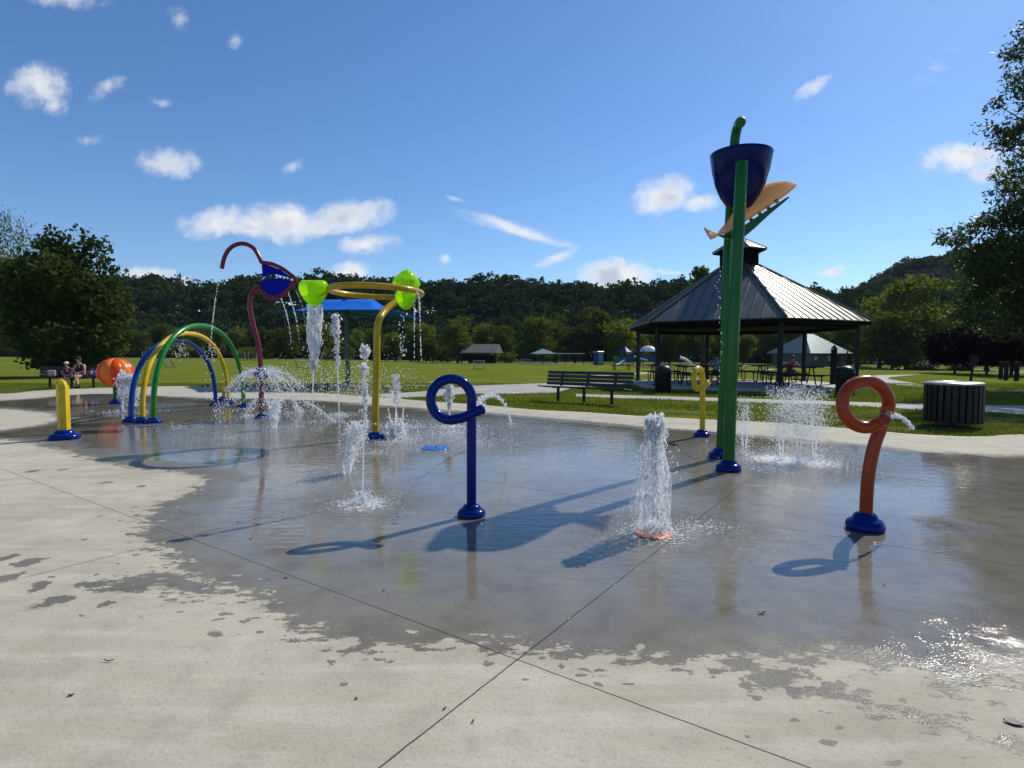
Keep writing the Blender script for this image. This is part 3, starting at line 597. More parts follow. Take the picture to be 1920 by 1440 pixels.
# big dark tree behind the left bench
p = place(134, 36)
make_tree('shade_tree', p, 8.8, 4.6, 26000, .17, M['leaf_dark'], 'large dark round tree behind the bench with two seated people', 'tree', nb=30, z0=.13, spread=.34, clump=22,
          blobs=rand_blobs(8.2, 3.5, 30, .16, .9) + [(-1.9, 0, 2.1, 1.4, 1.4, 1.), (2.5, -.5, 2.2, 1.3, 1.3, .9), (.5, -1.2, 1.9, 1.7, 1.7, .9), (2.7, 0, 4.4, 1.1, 1.1, 1.), (-1.6, 0, 3.4, 2., 2., 1.8), (-.3, 0, 8.3, .5, .5, .9), (.7, 0, 8.4, .45, .45, .9), (1.6, .2, 7.9, .5, .5, .8), (-1.3, .2, 8.1, .5, .5, .7), (2.6, 0, 6.6, .7, .7, .6), (-2.2, 0, 7.2, .8, .8, .7)])
p = place(-22, 42)
make_tree('willow_tree', p, 12.8, 5.4, 26000, .14, M['leaf_willow'], 'tall pale feathery tree at the left edge, behind the dark one', 'tree', elong=.28, droop=1.4, spread=.35,
          blobs=rand_blobs(12., 5.6, 26, .3, .95))
# near oak on the right, its branches reaching in
def oak():
    px_bl = [(1990, 130, 21, 1.6), (1935, 175, 20.5, .75), (1915, 235, 21, .8), (1900, 255, 20, .55), (1980, 330, 21, 1.9), (1880, 420, 20.5, .8), (1830, 430, 20, .6), (1790, 452, 19.6, .45), (1770, 445, 19.6, .3), (1850, 470, 20.5, .8), (1905, 480, 21, 1.2),
             (1940, 395, 20, .9), (1880, 395, 20, .5), (1868, 195, 20.5, .35), (1862, 235, 20.5, .38), (1880, 270, 20.5, .45), (1850, 520, 21, .9), (1920, 560, 21.5, 1.2), (1830, 560, 21, .7), (1885, 610, 21.5, .8), (1950, 470, 22, 2.), (1990, 560, 22, 2.), (2060, 300, 23, 3.2), (2080, 480, 23, 3.2),
             (1905, 100, 20.5, .4), (1945, 60, 21, .7), (1800, 590, 21.5, .5), (1840, 500, 20, .7), (1800, 480, 20, .4)]
    bx, by = 2035, 20.8; base = Vector(((bx - CX) / FP * by, by, 0)); root = thing('oak_tree', base, 'leafy tree at the right edge with branches hanging into the frame', 'tree')
    bl = []
    for (x, y, Y, r_) in px_bl: q = A(x, y, Y) - base; bl.append((q.x, q.y, q.z, r_, r_, r_ * .75))
    me = crown_mesh('crown', leaves(bl, 54000, .088, 18, .14, .36, .3)); link_mesh('crown', me, M['leaf_oak'], root)
    mb = MB(); mb.tube(spline([(0, 0, -.1), (.1, 0, 2), (-.1, .1, 5), (.1, 0, 9), (0, 0, 13)], 5), [.34 * (1 - .042 * i) for i in range(21)], 12)
    for (x, y, z, r_, _, _) in bl:
        z0 = max(2.2, z - 1.6 - .25 * math.hypot(x, y)); q = spline([(0, 0, z0), (x * .45, y * .45, z0 + (z - z0) * .55), (x, y, z)], 5); mb.tube(q, [.1 * (1 - .88 * i / 10) * (.6 + r_ * .3) for i in range(len(q))], 6)
    me2 = bpy.data.meshes.new('trunk'); me2.from_pydata([tuple(q) for q in mb.v], [], mb.f); link_mesh('trunk', me2, M['bark'], root, 60)
oak()
# shared medium trees for the row across the field
protos = []
for k in range(6):
    h, r = [(8, 4.2), (9, 3.8), (7, 4.2), (10, 4.2), (6, 3.4), (8.5, 4.6)][k]
    protos.append((make_tree('park_tree', (0, 0, 0), h, r, 5200, .24, M['leaf_mid'], 'x', 'tree', nb=17, z0=.2, clump=12, spread=.42), h))
used = [False] * 6
def ptree(k, px, Y, toppx, label, group='trees across the field', lm=None, wx=1.):
    root, h = protos[k]; o = root if not used[k] else copy_tree(root); used[k] = True
    q = place(px, Y); ht = EYE + (HZ - toppx) / FP * Y - q.z; s = ht / h / .97
    o.location = q; o.scale = (s * wx, s * wx, s); o.rotation_euler.z = rng.uniform(0, 6.28); o['label'] = label; o['group'] = group
    if lm is not None:
        for ch in o.children:
            if ch.name.startswith('crown'): me = ch.data.copy(); me.materials.clear(); me.materials.append(lm); ch.data = me
    return o
row = [(262, 108, 612, 2, .9, 'behind the near end of the three arches'), (300, 118, 604, 0, 1., 'framed at the left inside the arches'), (335, 112, 618, 4, 1.1, 'seen through the top of the arches'), (372, 116, 606, 1, 1., 'behind the apex of the green arch'),
       (410, 108, 612, 5, .9, 'right of the green arch apex'), (448, 112, 600, 3, 1., 'between the arches and the maroon flower stem'), (500, 114, 604, 0, 1., 'just right of the maroon flower stem'), (538, 104, 606, 2, 1.1, 'dark and dense, left of the falling green-cup water'), (575, 118, 616, 4, 1., 'behind the falling green-cup water'),
       (612, 112, 612, 1, 1., 'between the falling water and the canopy post'), (668, 108, 608, 5, .85, 'just right of the canopy post'), (700, 118, 614, 3, 1., 'left of the yellow ring post'), (742, 110, 606, 0, 1., 'right of the yellow ring post'), (786, 104, 612, 2, 1., 'under the dripping green cups'),
       (858, 92, 600, 3, 1.05, 'round and tall, left of the brown roofed shelter'), (812, 98, 640, 4, 1.1, 'low and bushy, left of the round tall one'), (905, 120, 612, 1, 1., 'behind the brown roofed shelter'), (945, 118, 608, 5, .9, 'right behind the shelter ridge'), (985, 112, 622, 0, .9, 'short, right of the brown shelter'),
       (1005, 108, 612, 2, .9, 'above the small pale umbrella'), (1040, 116, 594, 3, .9, 'above the swing frame, left part'), (1078, 110, 600, 1, 1.1, 'above the swing frame, right part'), (1120, 112, 590, 5, 1.05, 'tallest and yellowish, above the blue cabin'), (1160, 106, 598, 0, 1.05, 'above the green climbing frame'),
       (1200, 112, 612, 3, 1., 'behind the left eave of the pavilion'), (1255, 108, 616, 2, 1.1, 'under the left part of the pavilion roof'), (1300, 104, 612, 5, 1., 'behind the seated person in blue'), (1345, 110, 606, 1, 1., 'hidden behind the green bucket poles'), (1392, 112, 612, 0, 1., 'just right of the green bucket poles'), (1440, 116, 608, 3, 1., 'left of the green roofed building'),
       (1490, 128, 600, 5, 1., 'left behind the green roofed building'), (1560, 130, 606, 1, 1., 'above the green roof ridge'), (1610, 118, 590, 0, 1., 'right of the green roofed building'), (1648, 104, 566, 3, 1., 'tall, right of the pavilion eave'), (1700, 92, 540, 5, 1., 'tallest of the bright ones on the right'), (1745, 96, 562, 1, 1., 'half behind the oak branches'), (1672, 84, 600, 2, 1., 'lower, in front of the tall right-hand ones'),
       (1790, 100, 560, 0, 1., 'behind the dangling oak branches'), (1850, 96, 552, 3, 1., 'behind the oak foliage'), (1905, 90, 556, 5, 1., 'at the right edge behind the oak'), (20, 112, 600, 1, 1., 'at the far left edge of the field'), (70, 116, 606, 3, 1., 'behind the dark left tree, left side'), (150, 112, 604, 0, 1., 'behind the dark left tree, middle'), (220, 110, 600, 5, 1., 'behind the dark left tree, right side'),
       (-40, 110, 596, 2, 1., 'outside the left edge of the lawn')]
kinds = ['broad', 'narrow', 'low bushy', 'tall', 'small', 'wide domed']
for (x, Y, tp, k, wx, lb) in row[:44]:
    tp += (rng.uniform(-7, 20) if tp > 595 and Y > 100 else 0); ptree(k, x, Y, tp, f'{kinds[k]} green tree across the field, {lb}', lm=None, wx=wx)
# thin-topped tree rising over the pavilion roof
make_tree('tall_tree', place(1318, 80), 14.2, 1.7, 900, .28, M['leaf_mid'], 'thin sparse treetop rising above the left slope of the pavilion roof', 'tree', nb=6, z0=.72, spread=.35)
# plum trees and hedge on the right
for i, (x, Y, tp, lb) in enumerate([(1790, 44, 628, 'left one of the dark purple trees behind the slatted bin'), (1850, 40, 622, 'middle dark purple tree, behind the sign'), (1905, 37, 618, 'right-hand dark purple tree, behind the short posts')]):
    q = place(x, Y); ht = EYE + (HZ - tp) / FP * Y - q.z
    make_tree('plum_tree', q, ht, 2.3, 7000, .12, M['leaf_plum'], lb, 'tree', group='purple leaved trees', blobs=[(rng.uniform(-1.5, 1.5), rng.uniform(-1.2, 1.2), ht * rng.uniform(.42, .9), .95, .95, .6) for _ in range(11)], tr=.1, spread=.28)
def bush(name, px, Y, w, h, label, lm, n=2500, group=None, d=None):
    q = place(px, Y); root = thing(name, q, label, 'bush', group); d = d or w * .5
    bl = [(rng.uniform(-w / 2, w / 2) * .75, rng.uniform(-d / 2, d / 2) * .6, h * rng.uniform(.35, .6), w * .2, d * .35, h * .42) for _ in range(9)]
    link_mesh('foliage', crown_mesh('foliage', leaves(bl, n, max(.07, h * .07), 10, h * .09, .6, .4)), lm, root)
    mb = MB()
    for j in range(5): x = w * .3 * math.sin(j * 2.1); mb.tube([(q.x, q.y, q.z - .05), (q.x + x, q.y + .1 * j, q.z + h * .6)], [.03, .012], 5)
    mb.build('stem', M['bark'], root)
bush('hedge', 1732, 76, 3.4, .85, 'dark clipped low hedge at the far edge of the right lawn', M['leaf_bush'], 2500, d=1.2)
bush('hedge', 1800, 70, 3.2, .85, 'long dark hedge under the purple trees, right of the short one', M['leaf_bush'], 2500, d=1.2)
for (x, Y, w, h, lb) in [(640, 98, 7, 2.6, 'low shrub at the wood edge behind the canopy post'), (725, 102, 6, 2.8, 'low shrub at the wood edge behind the ring post'), (820, 100, 6, 3.0, 'low olive shrub left of the round tree'), (950, 100, 5, 2.2, 'low shrub before the right end of the brown shelter'), (1025, 104, 5, 2.2, 'shrub behind the small pale umbrella'), (470, 104, 8, 2.4, 'low shrub behind the maroon stem'), (330, 104, 9, 3.4, 'grey green shrub seen through the arches')]:
    bush('shrub', x, Y, w, h, lb, M['leaf_mid'], 1600, 'shrubs at the wood edge')
# forested ridge: floor as terrain, woods as one mass
def ridge_h(u):
    pxs = np.array([-200, 0, 240, 300, 380, 480, 600, 650, 800, 900, 1000, 1100, 1200, 1280, 1400, 1560, 1700, 2100]); top = np.array([500, 505, 540, 535, 552, 538, 536, 535, 552, 540, 542, 552, 546, 545, 548, 560, 560, 560])
    return EYE + (HZ - np.interp(u * FP + CX, pxs, top)) / FP * 186 - 6.5
def hillz(X, Y):
    u = X / Y; return hgt(X, Y) * (1 - sst(130, 150, Y)) + (ridge_h(u) * sst(138, 178, Y))
def hill2z(X, Y):
    u = X / Y; top = np.interp(u * FP + CX, [1380, 1480, 1560, 1600, 1650, 1700, 1760, 1800, 1900, 2100], [600, 575, 556, 540, 510, 486, 472, 464, 452, 450])
    return (EYE + (HZ - top) / FP * 320 - 8) * sst(215, 315, Y) - 4
def terrain(name, us, Ys, fz):
    U, Yg = np.meshgrid(us, Ys); X = U * Yg; Z = fz(X, Yg); n1_, n2_ = len(us), len(Ys); ii = np.arange(n1_ - 1)[None] + np.arange(n2_ - 1)[:, None] * n1_
    me = npmesh(name, np.stack([X, Yg, Z], -1).reshape(-1, 3), np.stack([ii, ii + 1, ii + n1_ + 1, ii + n1_], -1).reshape(-1, 4)); tag(link_mesh(name, me, M['hillside'], None), kind='structure')
terrain('hill', np.linspace(-1.25, 1.25, 60), np.linspace(128, 260, 24), lambda X, Y: hillz(X, Y) - .3)
terrain('hill', np.linspace(.3, 1.3, 40), np.linspace(212, 460, 24), lambda X, Y: hill2z(X, Y) * 1. - .5)
bl = []
for _ in range(900):
    u = rng.uniform(-1.1, .95); Y = rng.uniform(134, 188); 
    if u > .55 and rng.random() < .6: continue
    X = u * Y; s = rng.uniform(2.6, 4.4); z = float(hillz(X, Y)); bl.append((X, Y, z + rng.uniform(3., 5.2), s, s, s * .95))
for u in np.linspace(-1.1, .9, 240):                       # uneven skyline
    Y = rng.uniform(180, 190); s = rng.uniform(1.6, 3.4); bl.append((u * Y, Y, float(hillz(u * Y, Y)) + rng.uniform(4.0, 7.6), s, s, s))
    if rng.random() < .35: bl.append((u * Y + 1, Y, float(hillz(u * Y, Y)) + rng.uniform(8, 9.6), 1.1, 1.1, 1.5))
lv = leaves(bl, 330000, .52, 9, .55, .7, .72)
tag(link_mesh('forest', crown_mesh('forest', lv), M['leaf_far']), 'dark wooded ridge across the whole background', 'forest', kind='stuff')
bl = []
for _ in range(620):
    u = rng.uniform(.4, 1.1); Y = rng.uniform(222, 325); X = u * Y; s = rng.uniform(3.5, 6.5); bl.append((X, Y, float(hill2z(X, Y)) + rng.uniform(3, 6), s, s, s * .8))
lv = leaves(bl, 170000, .95, 9, .9, .7, .75)
tag(link_mesh('forest', crown_mesh('forest', lv), M['leaf_hill_hazed']), 'higher wooded hill rising on the right behind the pavilion', 'forest', kind='stuff')

# ================================================================ pavilion
PC = Vector((9.84, 24.95, 0)); PH = [R(-122.8 + 60 * k) for k in range(6)]
def hx(r, z, k, c=PC): return Vector((c.x + r * math.sin(PH[k % 6]), c.y - r * math.cos(PH[k % 6]), z))
pav = thing('pavilion', (PC.x, PC.y, 0), 'open six sided picnic pavilion with dark metal roof and cupola', 'pavilion')
mb = MB(); mb.prism([tuple(hx(5.05, 0, k).xy) for k in range(6)], -.1, .1); mb.build('floor', M['slab'], pav, 20)
for k in range(6):
    q = hx(4.5, 0, k); mb = MB(); mb.box((q.x, q.y, 1.35), (.15, .15, 2.5), PH[k], bev=.01); mb.box((q.x, q.y, .13), (.26, .26, .06), PH[k]); mb.build('post', M['iron'], pav)
RE, ZE, RT, ZT = 4.95, 2.63, .8, 5.12
def roofset(parent, c, RE, ZE, RT, ZT, m, seams, sw=.02, sh=.035):
    for k in range(6):
        a, b_, c_, d = hx(RE, ZE, k, c), hx(RE, ZE, k + 1, c), hx(RT, ZT, k + 1, c), hx(RT, ZT, k, c)
        mb = MB(); nrm = (b_ - a).cross(d - a).normalized(); nrm = -nrm if nrm.z < 0 else nrm
        mb.slabpoly([a, b_, c_, d], nrm * .05)
        ex = (b_ - a).normalized(); L_ = (b_ - a).length; slope = ((c_ + d) / 2 - (a + b_) / 2)
        for i in range(1, seams):
            s = i / seams; off = (s - .5) * L_; lim = 1.
            half_t = (c_ - d).length / 2
            if abs(off) > half_t: lim = (L_ / 2 - abs(off)) / (L_ / 2 - half_t)
            p0 = (a + b_) / 2 + ex * off + nrm * .04; p1 = p0 + slope * lim * .995
            mb.slabpoly([p0 - ex * sw / 2, p0 + ex * sw / 2, p1 + ex * sw / 2, p1 - ex * sw / 2], nrm * sh)
        pn = mb.build('roof_panel', m, parent, 20)
    mb = MB()
    for k in range(6):
        a, d = hx(RE, ZE, k, c), hx(RT, ZT, k, c); mb.tube([a + Vector((0, 0, .045)), d + Vector((0, 0, .045))], [.06, .06], 6)
    mb.build('hip_cap', m, parent, 20)
roofset(pav, PC, RE, ZE, RT, ZT, M['roof'], 12)
mb = MB()
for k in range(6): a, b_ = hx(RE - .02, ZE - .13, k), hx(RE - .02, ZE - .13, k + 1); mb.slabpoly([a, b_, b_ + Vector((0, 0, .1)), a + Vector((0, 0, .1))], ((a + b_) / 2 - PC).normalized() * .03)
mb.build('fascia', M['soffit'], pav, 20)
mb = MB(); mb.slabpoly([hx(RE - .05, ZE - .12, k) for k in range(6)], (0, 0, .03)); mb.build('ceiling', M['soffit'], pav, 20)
mb = MB()
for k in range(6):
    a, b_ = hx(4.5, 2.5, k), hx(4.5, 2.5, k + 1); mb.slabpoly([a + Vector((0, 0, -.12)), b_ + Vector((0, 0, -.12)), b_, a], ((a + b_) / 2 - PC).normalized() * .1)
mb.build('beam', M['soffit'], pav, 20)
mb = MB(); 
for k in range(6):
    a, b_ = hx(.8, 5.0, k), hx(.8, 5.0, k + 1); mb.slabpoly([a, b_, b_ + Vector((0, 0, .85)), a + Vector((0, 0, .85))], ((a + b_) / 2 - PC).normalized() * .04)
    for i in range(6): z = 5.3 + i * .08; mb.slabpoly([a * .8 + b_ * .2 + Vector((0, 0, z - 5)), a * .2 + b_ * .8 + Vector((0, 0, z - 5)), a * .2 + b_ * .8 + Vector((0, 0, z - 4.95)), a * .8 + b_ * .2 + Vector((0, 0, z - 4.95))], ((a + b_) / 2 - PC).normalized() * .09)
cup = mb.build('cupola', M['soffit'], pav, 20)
mb = MB()
for k in range(6):
    a, b_ = hx(1.12, 5.82, k), hx(1.12, 5.82, k + 1); tp_ = Vector((PC.x, PC.y, 6.42)); mb.slabpoly([a, b_, tp_ * .96 + (a + b_) * .02], (0, 0, .06))
    for s in (.25, .5, .75):
        q = a * (1 - s) + b_ * s + Vector((0, 0, .04)); e = q * (1 - (1 - abs(s - .5) * 1.6)) + tp_ * (1 - abs(s - .5) * 1.6) if s != .5 else tp_; mb.tube([q, e + Vector((0, 0, .03))], .015, 4)
    mb.tube([a + Vector((0, 0, .04)), tp_ + Vector((0, 0, .04))], .03, 5)
mb.build('cupola_roof', M['roof'], cup, 20)
mb = MB(); mb.slabpoly([hx(1.1, 5.78, k) for k in range(6)], (0, 0, .03)); mb.build('cupola_soffit', M['soffit'], cup, 20)

# picnic tables
def picnic():
    root = thing('picnic_table', (0, 0, 0), 'x', 'picnic table', 'picnic tables of the pavilion')
    for y in (-.24, 0, .24): pass
    mb = MB(); 
    for i in range(4): mb.box((0, -.285 + i * .19, .76), (1.85, .18, .04), bev=.006)
    mb.build('tabletop', M['wood'], root)
    for s in (-1, 1):
        mb = MB()
        for i in range(2): mb.box((0, s * (.62 + i * .13), .45), (1.85, .12, .04), bev=.006)
        mb.build('bench_seat', M['wood'], root)
    for x in (-.65, .65):
        mb = MB()
        for s in (-1, 1):
            mb.tube(spline([(x, s * .1, .73), (x, s * .32, .03), (x, s * .45, .02), (x, s * .62, .06), (x, s * .66, .42)], 4), .025, 6); mb.tube([(x, s * .66, .42), (x, s * .8, .43)], .025, 6)
        mb.tube([(x, -.3, .73), (x, .3, .73)], .025, 6); mb.tube([(x, -.66, .4), (x, .66, .4)], .02, 6); mb.tube([(x, 0, .4), (x * .3, 0, .73)], .015, 5)
        mb.build('leg_frame', M['iron'], root)
    return root
pt = picnic()
tabs = [(1248, 27.2, .05, .1, 'picnic table at the far left of the pavilion, behind the domed bin'), (1312, 23.6, .1, .1, 'picnic table behind the yellow loop nozzle'), (1345, 28.2, .0, .1, 'picnic table behind the person in blue'), (1412, 28.0, .0, .1, 'picnic table just right of the green bucket poles'),
        (1452, 25.6, .02, .1, 'long picnic table in front of the person in red'), (1492, 22.4, .08, .1, 'nearest picnic table on the right, above the spray'), (1165, 52, 0, None, 'dark picnic table on the lawn beyond the big bench'), (986, 88, .1, None, 'white picnic table far away beside the brown shelter'), (1516, 92, 0, None, 'picnic table in front of the green roofed building'), (1478, 62, 0, None, 'pale picnic table on the lawn behind the person in red')]
for i, (x, Y, rz, z, lb) in enumerate(tabs):
    o = pt if i == 0 else copy_tree(pt); q = place(x, Y); o.location = (q.x, q.y, z if z is not None else q.z); o.rotation_euler.z = rz; o['label'] = lb
    if z is None:
        o['group'] = 'picnic tables out on the lawn'
        if i in (7, 9):
            for ch in o.children:
                me = ch.data.copy(); me.materials.clear(); me.materials.append(M['steel']); ch.data = me

# domed bins
def dome_bin(px, py, lb, first=None):
    p = G(px, py); root = thing('litter_bin', p, lb, 'litter bin', 'domed litter bins')
    mb = MB(); mb.lathe(p, [(.0, 0), (.27, 0), (.28, .03), (.28, .68), (.29, .7), (.29, .73), (.0, .73)], 20); mb.build('body', M['iron'], root)
    mb = MB(); mb.lathe(p, [(.29, .735), (.285, .8), (.25, .88), (.18, .94), (.09, .97), (.0, .98)], 20); mb.build('dome_lid', M['iron'], root)
    mb = MB(); mb.box(p + Vector((0, -.275, .83)), (.2, .04, .1), bev=.01); mb.build('flap', M['black'], root)
dome_bin(1243, 736, 'black domed litter bin at the left front of the pavilion'); dome_bin(1584, 742, 'black domed litter bin at the right corner of the pavilion')
# big slatted bin
p = G(1786, 799); root = thing('slatted_bin', p, 'wide round slatted dark bin with pale flat lid on the grass by the pad', 'litter bin')
rb = 45 / FP * p.y * 1.0; zt = .82
for k in range(26):
    a = k / 26 * 2 * math.pi; mb = MB(); mb.box(p + Vector((rb * math.cos(a), rb * math.sin(a), .08 + (zt - .1) / 2)), (.018, rb * .175, zt - .12), a, bev=.004); mb.build('slat', M['iron'], root)
mb = MB(); mb.lathe(p, [(0, .1), (rb - .05, .1), (rb - .05, zt - .06), (0, zt - .06)], 28); mb.build('liner', M['iron'], root)
mb = MB(); mb.lathe(p, [(rb + .012, zt - .05), (rb + .015, zt - .02), (rb - .02, zt), (.22, zt + .012), (.2, zt - .0), (.19, zt - .03), (0, zt - .03)], 36); mb.build('lid', M['lid'], root)
mb = MB(); mb.lathe(p, [(.07, -.02), (.07, .12)], 12); mb.lathe(p, [(.2, -.02), (.2, .02), (0, .02)], 14); mb.build('pedestal', M['iron'], root)
mb = MB(); mb.tube([p + Vector((rb * .97 * math.cos(a), rb * .97 * math.sin(a), .11)) for a in np.linspace(0, 2 * math.pi, 29)[:-1]], .014, 6, closed=True); mb.build('lower_ring', M['iron'], root)

# benches: local x along the seat, facing -y
def bench():
    root = thing('park_bench', (0, 0, 0), 'x', 'bench', 'slatted park benches beside the splash pad'); L_ = 2.5; tl = R(14)
    for i in range(4):
        z = .5 + .105 * i; y = .2 + (z - .45) * math.tan(tl); mb = MB(); mb.box((0, y, z), (L_, .03, .088), rx=-tl, bev=.008); mb.build('back_slat', M['slat'], root)
    for i in range(4): mb = MB(); mb.box((0, -.2 + i * .11, .43 - .012 * i), (L_, .095, .035), rx=-.06, bev=.008); mb.build('seat_slat', M['slat'], root)
    for x in (-.78, 0, .78):
        mb = MB(); mb.box((x, .04, .2), (.065, .065, .42), bev=.006); mb.build('leg', M['iron'], root)
        mb = MB(); mb.box((x, .245, .64), (.08, .02, .42), rx=-tl, bev=.004); mb.box((x, -.02, .4), (.05, .4, .03), bev=.004); mb.build('bracket', M['iron'], root)
    return root
bn = bench(); a = G(1040, 752); c = G(1151, 758.5); mid_ = (a + c) / 2; bn.location = mid_; bn.rotation_euler.z = math.atan2(c.y - a.y, c.x - a.x) - .03; bn.scale = (1.12, 1, 1)
bn['label'] = 'empty long slatted bench on the grass behind the middle of the pad'
b2 = copy_tree(bn); a = G(103, 728); b2.location = a + Vector((.5, .2, 0)); b2.rotation_euler.z = .1; b2.scale = (1.05, 1, 1); b2['label'] = 'slatted bench under the dark tree with two people sitting on it'
BENCH = (b2.location.copy(), .1)

# posts, sign, playground, far buildings
p = place(1563, 24.0); root = thing('capped_post', p, 'dark twin timber post with a small pointed cap beside the domed bin', 'post')
mb = MB(); mb.box(p + Vector((-.07, 0, .78)), (.1, .1, 1.6), rx=0, ry=.02, bev=.006); mb.box(p + Vector((.06, 0, .8)), (.1, .1, 1.62), bev=.006); mb.build('post', M['wood'], root)
mb = MB(); mb.lathe(p + Vector((0, 0, 1.6)), [(.16, 0), (.13, .03), (.0, .16)], 4); mb.build('cap', M['iron'], root, 20)
p = place(1588, 44); root = thing('pole', p, 'thin dark pole standing on the lawn before the green roofed building', 'pole'); mb = MB(); mb.tube([p, p + Vector((0, 0, 1.7))], [.06, .05], 8); mb.build('shaft', M['iron'], root); mb = MB(); mb.lathe(p, [(.1, -.02), (.1, .04), (.06, .06)], 10); mb.build('foot', M['iron'], root)
p = place(1819, 22); root = thing('sign_post', p, 'thin leaning pole with a dark sign plate behind the wide slatted bin', 'sign')
tp_ = A(1825, 680, 22); mb = MB(); mb.tube([p, tp_], .045, 8); mb.build('pole', M['iron'], root); mb = MB(); mb.box(tp_ + Vector((.0, -.05, .1)), (.3, .02, .36), bev=.004); mb.build('plate', M['iron'], root)
for i, (x, y, lb) in enumerate([(1876, 710, 'leftmost of the short dark posts under the purple trees'), (1886, 712, 'second short dark post under the purple trees'), (1896, 703, 'third short post, the farthest back'), (1906, 713, 'rightmost short dark post under the purple trees')]):
    p = G(x, y); root = thing('short_post', p, lb, 'post', 'short posts under the purple trees'); mb = MB(); mb.box(p + Vector((0, 0, .45)), (.17, .14, .95), bev=.01); mb.build('post', M['wood'], root); mb = MB(); mb.box(p + Vector((0, 0, .95)), (.22, .19, .05), bev=.01); mb.build('cap', M['iron'], root)
# green roofed building
D = 103; c0 = place(1543, D); zb = c0.z; root = thing('park_building', c0, 'low teal building with a pale green hipped metal roof beyond the pavilion', 'building')
hw = 71 / FP * D; cl = Vector((c0.x, c0.y + 5, zb)); th = R(28)
def rr(x, y, z): return Vector((cl.x + x * math.cos(th) - y * math.sin(th), cl.y + x * math.sin(th) + y * math.cos(th), z))
s1, s2 = 6.2, 4.6; ze = zb + 2.45; zr = EYE + (HZ - 627) / FP * (D + 5)
mb = MB(); e = [rr(-s1, -s2, ze), rr(s1, -s2, ze), rr(s1, s2, ze), rr(-s1, s2, ze)]; r1_, r2_ = rr(-1.2, 0, zr), rr(1.2, 0, zr)
for fpts in ([e[0], e[1], r2_, r1_], [e[1], e[2], r2_], [e[2], e[3], r1_, r2_], [e[3], e[0], r1_]):
    n_ = (fpts[1] - fpts[0]).cross(fpts[-1] - fpts[0]).normalized(); mb.slabpoly(fpts, n_ * .08)
    ex = (fpts[1] - fpts[0]); Lx = ex.length; ex = ex.normalized(); tmid = (fpts[2] + fpts[-1]) / 2 if len(fpts) == 4 else fpts[2]; half = (fpts[2] - fpts[3]).length / 2 if len(fpts) == 4 else .05; bm2 = (fpts[0] + fpts[1]) / 2
    for i in range(1, 20):
        off = (i / 20 - .5) * Lx; lim = 1 if abs(off) < half else (Lx / 2 - abs(off)) / (Lx / 2 - half); p0 = bm2 + ex * off + n_ * .06; p1 = p0 + (tmid - bm2) * lim * .98; mb.slabpoly([p0 - ex * .03, p0 + ex * .03, p1 + ex * .03, p1 - ex * .03], n_ * .06)
mb.build('roof', M['roof2'], root, 20)
mb = MB(); w1_, w2_ = s1 - .8, s2 - .8; pts = [rr(-w1_, -w2_, 0), rr(w1_, -w2_, 0), rr(w1_, w2_, 0), rr(-w1_, w2_, 0)]; mb.prism([tuple(q.xy) for q in pts], zb - .3, ze - .05); mb.build('wall', M['wall'], root, 20)
for x_, w_, h_ in ((-3.6, .9, .7), (.2, .8, 1.0)):
    q = rr(x_, -w2_ - .03, zb + 1.55); mb = MB(); mb.box(q, (w_ + .16, .05, h_ + .16), th); fr_ = mb.build('window', M['roof2'], root); mb = MB(); mb.box(q + Vector((.02, -.04, 0)), (w_, .04, h_), th); mb.build('pane', M['pane'], fr_)
q = rr(3.2, -w2_ - .03, zb + 1.05); mb = MB(); mb.box(q, (1., .06, 2.05), th); mb.build('door', M['iron'], root)
# brown shelter
D = 92; c0 = place(903, D); root = thing('shelter', c0, 'low open shelter with a brown shingled gable roof across the field', 'shelter')
hw = 3.6; zb = c0.z; ze = EYE + (HZ - 662) / FP * D; zr = EYE + (HZ - 646) / FP * D
a, b_, c_, d = [Vector((c0.x + x, c0.y + y, 0)) for x, y in ((-3.3, -2.3), (2.4, -2.3), (3.4, 2.3), (-2.4, 2.3))]
for q in (a, b_, c_, d): q.z = ze
ra, rbb = (a + d) / 2, (b_ + c_) / 2; ra.z = rbb.z = zr; ra.x += .5
mb = MB(); mb.slabpoly([a, b_, rbb, ra], (0, 0, .12)); mb.slabpoly([d, c_, rbb, ra], (0, 0, .119)); mb.slabpoly([b_, c_, rbb], (.05, 0, 0)); mb.slabpoly([a, d, ra], (.05, 0, 0)); mb.build('roof', M['brown_roof'], root, 20)
for q in (a, b_, c_, d, (a + b_) / 2):
    mb = MB(); w = q * .93 + (ra + rbb) / 2 * .07; mb.box((w.x, w.y, (zb + ze) / 2), (.18, .18, ze - zb), bev=.01); mb.build('post', M['wood'], root)
mb = MB(); mb.box((c0.x, c0.y + 1.6, zb + .7), (4.2, .15, 1.3)); mb.build('wall', M['wood'], root)
# small pale umbrella
D = 90; c0 = place(1018, D); root = thing('shade_umbrella', c0, 'small pale green square umbrella far across the field', 'umbrella'); ze = EYE + (HZ - 663.5) / FP * D; zt_ = EYE + (HZ - 654) / FP * D
mb = MB(); cr = [c0 + Vector((x * 2, y * 2, ze - c0.z)) for x, y in ((-1, -1), (1, -1), (1, 1), (-1, 1))]; tpv = Vector((c0.x, c0.y, zt_))
for k in range(4): mb.slabpoly([cr[k], cr[(k + 1) % 4], tpv], (0, 0, .05))
mb.build('canopy', M['canopy2'], root, 20); mb = MB(); mb.tube([c0, tpv], .09, 8); mb.build('pole', M['iron'], root); mb = MB(); mb.box(c0 + Vector((0, 0, .35)), (2.6, .6, .12)); mb.build('table', M['steel'], root)
